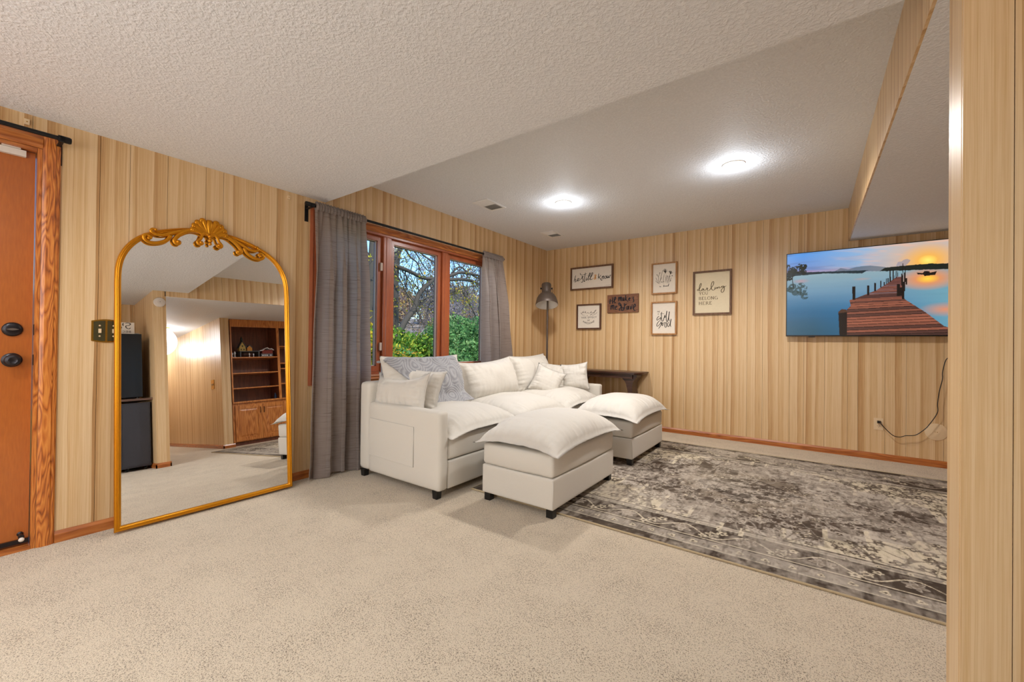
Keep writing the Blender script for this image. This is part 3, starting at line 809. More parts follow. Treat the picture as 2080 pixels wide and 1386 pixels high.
for s in (-1, 1):
    arm = [(0.030, 1.800), (0.060, 1.815), (0.105, 1.812), (0.150, 1.782), (0.176, 1.752), (0.188, 1.728), (0.180, 1.712), (0.166, 1.712), (0.162, 1.724), (0.171, 1.728)]
    tube(bm, sp([(s * a, u, 0.024) for a, u in arm]), lambda f: 0.015 - 0.006 * f, sides=10, flat=0.7, up=Mn)
    ball(bm, MM(CX + s * 0.170, 1.722, 0.028), 0.012)
    arm = [(0.120, 1.806), (0.165, 1.790), (0.205, 1.770), (0.240, 1.752), (0.275, 1.748), (0.300, 1.762), (0.293, 1.778), (0.279, 1.776)]
    tube(bm, sp([(s * a, u, 0.022) for a, u in arm]), lambda f: 0.012 - 0.004 * f, sides=10, flat=0.7, up=Mn)
    arm = [(0.205, 1.758), (0.225, 1.722), (0.265, 1.698), (0.305, 1.692), (0.330, 1.706), (0.334, 1.728), (0.318, 1.738), (0.302, 1.724), (0.312, 1.714)]
    tube(bm, sp([(s * a, u, 0.022) for a, u in arm]), lambda f: 0.0115 - 0.003 * f, sides=10, flat=0.7, up=Mn)
    ball(bm, MM(CX + s * 0.279, 1.776, 0.026), 0.009); ball(bm, MM(CX + s * 0.312, 1.716, 0.026), 0.010)
    arm = [(0.004, 1.800), (0.026, 1.808), (0.042, 1.792), (0.052, 1.766), (0.068, 1.744), (0.058, 1.728), (0.042, 1.736), (0.050, 1.750)]
    tube(bm, sp([(s * a, u, 0.030) for a, u in arm]), lambda f: 0.010 - 0.002 * f, sides=10, flat=0.8, up=Mn)
    ball(bm, MM(CX + s * 0.051, 1.742, 0.033), 0.010)
ball(bm, MM(CX, 1.792, 0.032), 0.013); ball(bm, MM(CX, 1.764, 0.032), 0.014); ball(bm, MM(CX, 1.742, 0.030), 0.011); ball(bm, MM(CX, 1.776, 0.034), 0.009)
finish('crest', bm, 'gold', mt, smooth=True)

# ------------------------------------------------------------------ brass switch plate behind the mirror edge
sw = empty('switch_plate', (XL, 0.56, 1.145)); tag(sw, 'polished brass double switch plate on the wall, half hidden by the mirror', 'light switch')
bm = bmesh.new()
Y0, Y1, Z0, Z1 = 0.494, 0.618, 1.088, 1.202
def bow(y): return 0.010 * math.sin(math.pi * (y - Y0) / (Y1 - Y0))
pl = [(Y0 + (Y1 - Y0) * i / 16, Z0 - bow(Y0 + (Y1 - Y0) * i / 16)) for i in range(17)]
pl += [(Y1 - (Y1 - Y0) * i / 16, Z1 + bow(Y1 - (Y1 - Y0) * i / 16)) for i in range(17)]
prism(bm, pl, 'x', XL, XL + 0.005)
finish('backplate', bm, 'brass', sw, bevel=0.0015)
for y0_, y1_ in ((0.503, 0.551), (0.560, 0.609)):
    bm = bmesh.new(); pl = [(y0_ + (y1_ - y0_) * i / 8, Z0 + 0.008 - bow(y0_ + (y1_ - y0_) * i / 8)) for i in range(9)]
    pl += [(y1_ - (y1_ - y0_) * i / 8, Z1 - 0.008 + bow(y1_ - (y1_ - y0_) * i / 8)) for i in range(9)]
    prism(bm, pl, 'x', XL + 0.0051, XL + 0.0075); finish('face', bm, 'brass_dark', sw, bevel=0.001)
    yc = (y0_ + y1_) / 2 + 0.001
    obox('toggle', 'ivory', sw, XL + 0.0076, XL + 0.016, yc - 0.0055, yc + 0.0055, 1.133, 1.157, 0.0015)
    for z in (1.115, 1.175):
        bm = bmesh.new(); lathe(bm, [(0.0045, 0), (0.0035, 0.002), (0, 0.0025)], (XL + 0.0076, yc, z), (1, 0, 0), 14); finish('screw', bm, 'ivory', sw, smooth='auto')

# ------------------------------------------------------------------ cushions
def pillow_mesh(w, d, t, seed, flange=0.016, bottom=0.45, n=46, wr=0.005, pinch=0.05, droop=0.0, slump=0.0, lump=0.012, power=0.5, wk=26.0, ex=2.6):
    """returns vertex list and quads of a flanged cushion lying flat, centre at origin"""
    def edge_wr(a, dist, sd):
        return wr * math.exp(-dist / 0.075) * (noise.noise(Vector((a * wk * 0.55, dist * 7, sd * 3.3 + seed))) * 1.2 + noise.noise(Vector((a * wk, dist * 5 + 4, sd * 3.3 + seed))) * 0.8) * (0.45 + 0.9 * abs(noise.noise(Vector((a * 5, sd, seed * 2.0)))) * 2)
    us = [-1 + 2 * i / n for i in range(n + 1)]
    fu, fv = flange / (w / 2), flange / (d / 2)
    # cluster the outermost ring so that the flange is modelled by it
    us = [-1] + [(-1 + fu) + (2 - 2 * fu) * i / (n - 2) for i in range(n - 1)] + [1]
    vs = [-1] + [(-1 + fv) + (2 - 2 * fv) * i / (n - 2) for i in range(n - 1)] + [1]
    m = n + 1
    V = np.zeros((2, m, m, 3))
    for j, v in enumerate(vs):
        for i, u in enumerate(us):
            ui = min(1, abs(u) / (1 - fu)); vi = min(1, abs(v) / (1 - fv))
            H = max(0.0, (1 - ui ** ex) * (1 - vi ** ex)) ** power
            x = u * w / 2 * (1 - pinch * (1 - v * v) * u * u); y = v * d / 2 * (1 - pinch * (1 - u * u) * v * v)
            du, dv = (1 - ui) * w / 2, (1 - vi) * d / 2
            wk_ = (edge_wr(v * d / 2, du, 1.0 + math.copysign(1, u)) + edge_wr(u * w / 2, dv, 7.0 + math.copysign(1, v))) * min(1, H * 2.5)
            lp = lump * noise.noise(Vector((x * 4.5, y * 4.5, seed * 1.7))) * H
            edge = 1 - H
            fl = 0.004 * noise.noise(Vector((x * 22, y * 22, seed))) * (1 if H < 0.02 else 0)
            dz = droop * (0.45 * (ui ** 3 + vi ** 3) - 2.2 * (ui * vi) ** 3) + slump * v * 0 + fl
            zt = t * (1 - bottom) * H + wk_ + lp + dz
            zb = -t * bottom * H - wk_ * 0.4 * (bottom * 2) + lp * 0.3 + dz
            if i in (0, n) or j in (0, n): zt = zb = dz
            elif H < 0.02: zt, zb = dz + 0.0035, dz - 0.0035
            V[0, j, i] = (x, y, zt); V[1, j, i] = (x, y, zb)
    idx = np.arange(2 * m * m).reshape(2, m, m)
    # share border vertices
    rem = idx.copy()
    for j in range(m):
        for i in range(m):
            if i in (0, n) or j in (0, n): rem[1, j, i] = idx[0, j, i]
    q0 = np.stack([rem[0, :-1, :-1], rem[0, :-1, 1:], rem[0, 1:, 1:], rem[0, 1:, :-1]], -1).reshape(-1, 4)
    q1 = np.stack([rem[1, :-1, :-1], rem[1, 1:, :-1], rem[1, 1:, 1:], rem[1, :-1, 1:]], -1).reshape(-1, 4)
    Q = np.concatenate([q0, q1]); P = V.reshape(-1, 3)
    used = np.unique(Q); mp = -np.ones(len(P), int); mp[used] = np.arange(len(used))
    return P[used], mp[Q]
def cushion(name, w, d, t, M, m='sofa_linen', parent=None, seed=1, bend=None, **k):
    P, Q = pillow_mesh(w, d, t, seed, **k)
    if bend: P = np.array([bend(p) for p in P])
    A = np.array(M.to_3x3()); P = P @ A.T + np.array(M.translation)
    org = ORG.get(parent, M.translation) if parent is not None else M.translation
    o = np_mesh(name, P, Q, m, parent, smooth=True, org=org)
    return o
def MAT4(loc, ax, ay):
    ax = Vector(ax).normalized(); az = ax.cross(Vector(ay)).normalized(); ay = az.cross(ax)
    return Matrix(((ax.x, ay.x, az.x, loc[0]), (ax.y, ay.y, az.y, loc[1]), (ax.z, ay.z, az.z, loc[2]), (0, 0, 0, 1)))
def soft_box(name, m, parent, x0, x1, y0, y1, z0, z1, bev=0.02, puff=0.0, seed=0, wr=0.0):
    bm = bmesh.new(); box(bm, x0, x1, y0, y1, z0, z1)
    bmesh.ops.bevel(bm, geom=list(bm.edges), offset=bev, segments=3, affect='EDGES', profile=0.5)
    cx, cy, cz = (x0 + x1) / 2, (y0 + y1) / 2, (z0 + z1) / 2
    bmesh.ops.subdivide_edges(bm, edges=[e for e in bm.edges if e.calc_length() > 0.12], cuts=12, use_grid_fill=True)
    hx, hy, hz = (x1 - x0) / 2, (y1 - y0) / 2, (z1 - z0) / 2
    for v in bm.verts:
        a, b, c = (v.co.x - cx) / hx, (v.co.y - cy) / hy, (v.co.z - cz) / hz
        f = lambda q: max(0.0, 1 - q * q)
        v.co.x += puff * a * abs(a) * f(b) * f(c) ** 0.5; v.co.y += puff * b * abs(b) * f(a) * f(c) ** 0.5; v.co.z += puff * 0.5 * c * f(a) * f(b)
        if wr:
            nn = noise.noise(Vector((v.co.x * 7, v.co.y * 7, v.co.z * 14 + seed))) * wr
            v.co.x += nn * abs(a); v.co.y += nn * abs(b)
    return finish(name, bm, m, parent, smooth=True)
def foot(parent, x, y, s=0.024, hgt=0.058):
    bm = bmesh.new(); prism(bm, [(x - s, y - s), (x + s, y - s), (x + s, y + s), (x - s, y + s)], 'z', 0.0, hgt)
    for v in bm.verts:
        if v.co.z < 0.01: v.co.x = x + (v.co.x - x) * 0.86; v.co.y = y + (v.co.y - y) * 0.86
    return finish('leg', bm, 'black_plastic', parent, bevel=0.003)

# ------------------------------------------------------------------ ottomans
def ottoman(label, x0, x1, y0, y1, seed, hz=0.0, zadd=0.0):
    t = empty('ottoman', ((x0 + x1) / 2, (y0 + y1) / 2, zadd)); tag(t, label, 'ottoman', 'two matching ottomans')
    z0 = 0.056 + zadd
    soft_box('base', 'sofa_base', t, x0, x1, y0, y1, z0, 0.252, 0.010, 0.002, seed)
    bm = bmesh.new()
    for x, y in ((x1, y0),): tube(bm, [(x - math.copysign(0.001, x - (x0 + x1) / 2), y + (0.001 if y == y0 else -0.001), z0 + 0.012), (x - math.copysign(0.001, x - (x0 + x1) / 2), y + (0.001 if y == y0 else -0.001), 0.24)], 0.0022, sides=6)
    finish('corner_piping', bm, 'sofa_linen', t, smooth=True)
    soft_box('box_cushion', 'sofa_base', t, x0 + 0.002, x1 - 0.002, y0 + 0.002, y1 - 0.002, 0.254, 0.402, 0.022, 0.012, seed, 0.006)
    cx, cy = (x0 + x1) / 2, (y0 + y1) / 2
    M = MAT4((cx + 0.012, cy - 0.005, 0.432), (0, 1, 0), (-1, 0, 0))
    w, d = (y1 - y0) + 0.105, (x1 - x0) + 0.105
    def bend(p):
        r = max(abs(p[0]) / (w / 2), abs(p[1]) / (d / 2))
        return (p[0], p[1], max(p[2] + 0.000, -0.024))
    cushion('top_cushion', w, d, 0.172, M, parent=t, seed=seed, bottom=0.04, flange=0.020, wr=0.024, pinch=0.035, droop=0.020, power=0.56, lump=0.014, bend=bend, wk=55, ex=2.9, n=84)
    for x in (x0 + 0.035, x1 - 0.035):
        for y in (y0 + 0.04, y1 - 0.04):
            bm = bmesh.new(); prism(bm, [(x - 0.024, y - 0.024), (x + 0.024, y - 0.024), (x + 0.024, y + 0.024), (x - 0.024, y + 0.024)], 'z', RUGZ if y > 2.36 else zadd, z0 + 0.001)
            finish('leg', bm, 'black_plastic', t, bevel=0.003)
    return t
RUGZ = 0.009
ottoman('cream ottoman in front, its near corner standing off the edge of the patterned rug', -1.872, -1.296, 2.245, 3.215, 3)
ottoman('cream ottoman behind the front one, standing on the rug nearer the picture wall', -1.872, -1.296, 3.655, 4.575, 8, zadd=RUGZ)

# ------------------------------------------------------------------ sofa
SX0, SX1, SY0, SY1 = -3.03, -2.085, 2.035, 4.79
sf = empty('sofa', ((SX0 + SX1) / 2, (SY0 + SY1) / 2, 0)); tag(sf, 'long cream three seat sofa under the window with loose puffy cushions', 'sofa')
AW = 0.092
for y0_, y1_ in ((SY0, SY0 + AW), (SY1 - AW, SY1)):
    soft_box('arm', 'sofa_base', sf, SX0 + 0.137, SX1, y0_, y1_, 0.056, 0.614, 0.022, 0.006, 5, 0.004)
# side pocket stitched on the near arm
bm = bmesh.new()
px0, px1, pz0, pz1 = -2.87, -2.345, 0.20, 0.49
nx, nz = 14, 8
for sgn in (0, 1):
    g = [[bm.verts.new((px0 + (px1 - px0) * i / nx, SY0 - 0.0075 - (1 - sgn) * (0.0025 + 0.003 * (math.sin(math.pi * i / nx) * math.sin(math.pi * j / nz)) + 0.0012 * noise.noise(Vector((i * 0.7, j * 1.3, 2)))), pz0 + (pz1 - pz0) * j / nz - 0.01 * i / nx)) for j in range(nz + 1)] for i in range(nx + 1)]
    for i in range(nx):
        for j in range(nz): bm.faces.new((g[i][j], g[i + 1][j], g[i + 1][j + 1], g[i][j + 1]))
    if sgn == 0: g0 = g
finish('side_pocket', bm, 'sofa_base', sf, smooth=True)
bm = bmesh.new(); c = [(px0, pz0), (px1, pz0 - 0.01), (px1, pz1 - 0.01), (px0, pz1)]
tube(bm, [(x, SY0 - 0.0090, z) for x, z in c], 0.0022, sides=6, closed=True); finish('pocket_seam', bm, 'sofa_linen', sf, smooth=True)
iy0, iy1 = SY0 + AW, SY1 - AW
mods = [iy0 + (iy1 - iy0) * k / 3 for k in range(4)]
for k in range(3):
    a, b = mods[k] + 0.0015, mods[k + 1] - 0.0015
    soft_box('base', 'sofa_base', sf, SX0 + 0.12, SX1 - 0.004, a, b, 0.056, 0.256, 0.012, 0.002, k)
    soft_box('box_cushion', 'sofa_base', sf, SX0 + 0.14, SX1 - 0.006, a, b, 0.262, 0.430, 0.020, 0.010, k + 4, 0.005)
    M = MAT4(((SX0 + 0.17 + SX1) / 2 + 0.010, (a + b) / 2, 0.446), (0, 1, 0), (-1, 0, 0))
    w_, d_ = (b - a) + 0.035, (SX1 - SX0) - 0.09
    cushion('seat_cushion', w_, d_, 0.150, M, parent=sf, seed=20 + k, bottom=0.03, flange=0.018, wr=0.026, pinch=0.015, droop=0.022, power=0.50, lump=0.020, wk=55, n=76)
soft_box('back_frame', 'sofa_base', sf, SX0, SX0 + 0.135, SY0 + 0.002, SY1 - 0.002, 0.056, 0.772, 0.035, 0.004, 2)
for x in (SX0 + 0.05, SX1 - 0.05):
    for y in (SY0 + 0.03, mods[1], mods[2], SY1 - 0.04): foot(sf, x, y)
backs = []
for k, (a, b, zt, tl, tt, rz) in enumerate(((2.125, 3.040, 0.985, 0.25, 0.23, 0.0), (3.035, 3.925, 0.930, 0.28, 0.25, 0.01), (3.915, 4.690, 0.965, 0.22, 0.24, 0.0))):
    hh = (zt - 0.495) / math.cos(tl)
    up = Vector((-math.sin(tl), 0, math.cos(tl)))
    ctr = Vector((-2.825 if k != 1 else -2.81, (a + b) / 2, 0.495 + (zt - 0.495) / 2))
    M = MAT4(ctr, (0, 1, rz), up)
    def bend(p, hh=hh, w=b - a, k=k):
        v = p[1] / (hh / 2); z = p[2]
        f = 1.0 + (0.22 * (1 - v) * 0.5)         # fuller at the foot
        sg = -0.020 * (1 - (p[0] / (w / 2)) ** 2) * max(0, v) * (1.4 if k == 1 else 0.7)
        y = p[1] + sg
        if k == 1: y += 0.02 * (p[0] / (w / 2)) * max(0, v)
        if k == 2: y += 0.012 * (p[0] / (w / 2)) * max(0, v)
        return (p[0], y, z * f)
    backs.append(cushion('back_cushion', b - a + 0.01, hh, tt, M, parent=sf, seed=40 + k, bottom=0.42, flange=0.016, wr=0.022, pinch=0.035, power=0.5, lump=0.026, bend=bend, wk=42, n=66))

# ------------------------------------------------------------------ throw pillows
def throw_pillow(label, c, w, hgt, t, face, roll=0.0, seed=1, lean=0.0, bend=None, grp=None):
    f = Vector(face).normalized()
    side = Vector((0, 0, 1)).cross(f).normalized()
    up = f.cross(side)
    ax = side * math.cos(roll) + up * math.sin(roll); ay = -side * math.sin(roll) + up * math.cos(roll)
    M = MAT4(c, ax, ay)
    o = cushion('throw_pillow', w, hgt, t, M, parent=None, seed=seed, bottom=0.5, flange=0.018, wr=0.018, pinch=0.11, power=0.5, lump=0.018, bend=bend, wk=45, n=56)
    tag(o, label, 'pillow', grp or 'cream throw pillows on the sofa'); return o
def sagtop(p):
    # crumpled pillow: top edge hollow in the middle
    y = p[1]
    if y > 0: y -= 0.055 * (1 - (p[0] / 0.30) ** 2) * (y / 0.15)
    return (p[0], y, p[2])
throw_pillow('large creased cream pillow leaning on the near sofa arm, in front of the other', (-2.665, 2.165, 0.705), 0.60, 0.33, 0.17, (0.05, -0.95, 0.22), roll=0.04, seed=61, bend=sagtop)
throw_pillow('cream pillow tucked behind the large one by the grey throw', (-2.640, 2.330, 0.700), 0.46, 0.38, 0.14, (0.20, -0.85, 0.30), roll=-0.06, seed=62)
throw_pillow('small square cream pillow tilted on its corner at the far end of the sofa', (-2.500, 4.16, 0.665), 0.36, 0.36, 0.14, (0.55, -0.72, 0.45), roll=-0.42, seed=63)
throw_pillow('cream pillow between the tilted one and the far right one, against the back cushion', (-2.60, 4.43, 0.705), 0.40, 0.33, 0.14, (0.40, -0.85, 0.25), roll=-0.12, seed=64)
throw_pillow('rightmost cream pillow with one corner raised, by the far sofa arm', (-2.33, 4.53, 0.705), 0.34, 0.34, 0.13, (0.28, -0.92, 0.18), roll=0.13, seed=65)

# ------------------------------------------------------------------ throw blanket over the first back cushion
me = backs[0].data
bv = BVHTree.FromPolygons([v.co + ORG[backs[0]] for v in me.vertices], [tuple(p.vertices) for p in me.polygons])
nu, nv = 70, 90
V = np.zeros((nv + 1, nu + 1, 3))
for j in range(nv + 1):
    t = j / nv
    for i in range(nu + 1):
        s = i / nu
        if t < 0.18:        # hanging behind
            f = t / 0.18; y = 2.15 + (2.90 - 2.15) * s
            x = -2.965 + 0.01 * math.sin(s * 9); z = 0.82 + 0.12 * f
            hit = bv.ray_cast(Vector((-3.4, y, z)), Vector((1, 0, 0)), 2)
            x = (hit[0].x - 0.012) if hit[0] is not None else -2.86
            x = max(min(x, -2.90), -3.06)
        elif t < 0.32:      # over the top edge
            f = (t - 0.18) / 0.14; y = 2.15 + (2.91 - 2.15) * s
            x = -2.99 + 0.16 * f
            hit = bv.ray_cast(Vector((x, y, 1.3)), Vector((0, 0, -1)), 2)
            z = (hit[0].z + 0.012) if hit[0] is not None else 0.93
            z = max(z, 0.90 - 0.0 * f)
        else:               # down the front, drifting to the right
            f = (t - 0.32) / 0.68
            yl = 2.13 + 0.36 * f ** 1.1; yr = 2.92 + 0.10 * math.sin(f * 1.5)
            y = yl + (yr - yl) * s
            z = 0.965 - 0.405 * f
            hit = bv.ray_cast(Vector((-1.8, y, min(z, 0.935))), Vector((-1, 0, 0)), 2)
            x = (hit[0].x + 0.014) if hit[0] is not None else -2.62
            if f > 0.80: x += (f - 0.80) * 0.55; z = max(z, 0.575)
        fold = 0.010 * math.sin(17 * s + 5 * t + 2 * math.sin(6 * t)) + 0.008 * noise.noise(Vector((s * 6, t * 6, 4)))
        fold = abs(fold)
        V[j, i] = (x + (fold if t >= 0.25 else -fold * 0.3), y, z + (fold * 0.5 if t < 0.4 else 0))
# soften the path
for _ in range(3):
    V[1:-1] = (V[:-2] + V[2:] + 2 * V[1:-1]) / 4
    V[:, 1:-1] = (V[:, :-2] + V[:, 2:] + 2 * V[:, 1:-1]) / 4
for j in range(nv + 1):
    for i in range(nu + 1):
        t = j / nv
        if t > 0.3:
            hit = bv.ray_cast(Vector((-1.8, V[j, i, 1], V[j, i, 2])), Vector((-1, 0, 0)), 2)
            if hit[0] is not None and V[j, i, 0] < hit[0].x + 0.010: V[j, i, 0] = hit[0].x + 0.010
idx = np.arange((nv + 1) * (nu + 1)).reshape(nv + 1, nu + 1)
q = np.stack([idx[:-1, :-1], idx[:-1, 1:], idx[1:, 1:], idx[1:, :-1]], -1).reshape(-1, 4)
tb = np_mesh('throw_blanket', V.reshape(-1, 3), q, 'throw_plush', None, smooth=True, org=(-2.75, 2.45, 0.5))
sm = tb.modifiers.new('thickness', 'SOLIDIFY'); sm.thickness = 0.008; sm.offset = 1
tag(tb, 'soft grey throw with swirling pattern draped over the first back cushion of the sofa', 'blanket')

# ------------------------------------------------------------------ floor lamp in the corner
LX, LY = -2.965, 4.925
lp = empty('floor_lamp', (LX, LY, 0)); tag(lp, 'dark grey metal floor lamp with bell shade in the room corner behind the sofa', 'floor lamp')
bm = bmesh.new(); lathe(bm, [(0, 0.0), (0.125, 0.0), (0.125, 0.012), (0.115, 0.020), (0.03, 0.028), (0.015, 0.032), (0, 0.032)], (LX, LY, 0.0), seg=40); finish('base', bm, 'lamp_metal', lp, smooth='auto')
bm = bmesh.new(); tube(bm, [(LX, LY, 0.030), (LX, LY, 1.70)], 0.0135, sides=16); finish('pole', bm, 'lamp_metal', lp, smooth='auto')
hc = Vector((LX + 0.0, LY - 0.03, 1.79)); ha = Vector((-0.20, 0.27, 1)).normalized()   # axis towards the cap; shade opens to the room
hv = Vector((0.586, -0.81, 0)).normalized()
bm = bmesh.new()
pr = [(0.155, -0.155), (0.158, -0.145), (0.152, -0.110), (0.137, -0.060), (0.112, -0.020), (0.085, 0.004), (0.070, 0.012), (0.070, 0.020), (0.066, 0.024), (0.068, 0.060), (0.069, 0.125), (0.064, 0.140), (0.040, 0.146), (0, 0.147)]
lathe(bm, [(r * 0.98, h_ * 1.08) for r, h_ in pr], hc, ha, 48)
sh = finish('shade', bm, 'lamp_metal', lp, smooth='auto')
bm = bmesh.new(); lathe(bm, [(0.1510, -0.1670), (0.146, -0.120), (0.130, -0.064), (0.106, -0.026), (0.070, -0.002), (0, 0.002)], hc, ha, 48); finish('shade_lining', bm, 'lamp_inside', sh, smooth=True)
bm = bmesh.new(); ball(bm, hc + ha * (-0.045), 0.032); finish('bulb', bm, 'white_plastic', sh, smooth=True)
sd = ha.cross(hv).normalized()
for s in (-1, 1):
    bm = bmesh.new(); lathe(bm, [(0.010, 0), (0.010, 0.012), (0.014, 0.013), (0.014, 0.022), (0, 0.024)], hc + ha * 0.085 + sd * s * 0.0625, sd * s, 16); finish('knob', bm, 'black_metal', sh, smooth='auto')
bm = bmesh.new(); tube(bm, smooth_path([hc + ha * 0.085 + sd * 0.078, hc + ha * 0.05 + sd * 0.088, hc + ha * 0.012 + sd * 0.082]), 0.003); finish('cable', bm, 'black_metal', sh, smooth=True)

# ------------------------------------------------------------------ dark console table behind the far arm
ct = empty('console_table', (-2.23, 5.26, 0)); tag(ct, 'dark wood console table with rounded end and scrolled legs behind the far sofa arm', 'table')
TX0, TX1, TY0, TY1 = -2.76, -1.712, 5.095, 5.405
def round_slab(e, z0, z1):
    r = 0.13
    pts = [(TX0 - e, TY1 + min(e, 0.012)), (TX1 + e, TY1 + min(e, 0.012))]
    for a in range(0, 91, 10): pts.append((TX1 + e - r + r * math.cos(R(-a)), TY0 - e + r + r * math.sin(R(-a))))
    for a in range(0, 91, 10): pts.append((TX0 - e + r - r * math.sin(R(a)), TY0 - e + r - r * math.cos(R(a))))
    b = bmesh.new(); prism(b, pts, 'z', z0, z1); return b
finish('top', round_slab(0.0, 0.735, 0.755), 'table_wood', ct, bevel=0.006, seg=3)
finish('top_moulding', round_slab(-0.014, 0.722, 0.7345), 'table_wood', ct, bevel=0.003)
boxes('apron', 'table_wood', ct, [(TX0 + 0.10, TX1 - 0.12, TY0 + 0.035, TY0 + 0.053, 0.672, 0.7215), (TX0 + 0.10, TX1 - 0.12, TY1 - 0.03, TY1 - 0.012, 0.672, 0.7215)], bevel=0.002)
def scroll_leg(x):
    s = 1 if x > -2.2 else -1
    outer = [(0.085, 0.7215), (0.080, 0.690), (0.052, 0.655), (0.030, 0.610), (0.022, 0.550), (0.030, 0.490), (0.036, 0.440), (0.024, 0.380), (0.014, 0.300), (0.020, 0.210), (0.040, 0.130), (0.070, 0.070), (0.095, 0.035), (0.095, 0.0)]
    inner = [(-0.045, 0.0), (-0.045, 0.030), (-0.030, 0.065), (-0.024, 0.120), (-0.034, 0.190), (-0.040, 0.290), (-0.026, 0.370), (-0.016, 0.430), (-0.030, 0.500), (-0.046, 0.560), (-0.060, 0.610), (-0.078, 0.640), (-0.105, 0.668), (-0.115, 0.7215)]
    op = [(p.x, p.y) for p in smooth_path([Vector((a, b, 0)) for a, b in outer], 3)]; ip = [(p.x, p.y) for p in smooth_path([Vector((a, b, 0)) for a, b in inner], 3)]
    pl = [(x + s * a, b) for a, b in op + ip]
    b = bmesh.new(); prism(b, pl, 'y', TY0 + 0.060, TY1 - 0.055)
    finish('leg', b, 'table_wood', ct, bevel=0.003)
scroll_leg(-1.865); scroll_leg(-2.60)
boxes('stretcher', 'table_wood', ct, [(-2.57, -1.895, TY0 + 0.13, TY1 - 0.12, 0.17, 0.20)], bevel=0.003)

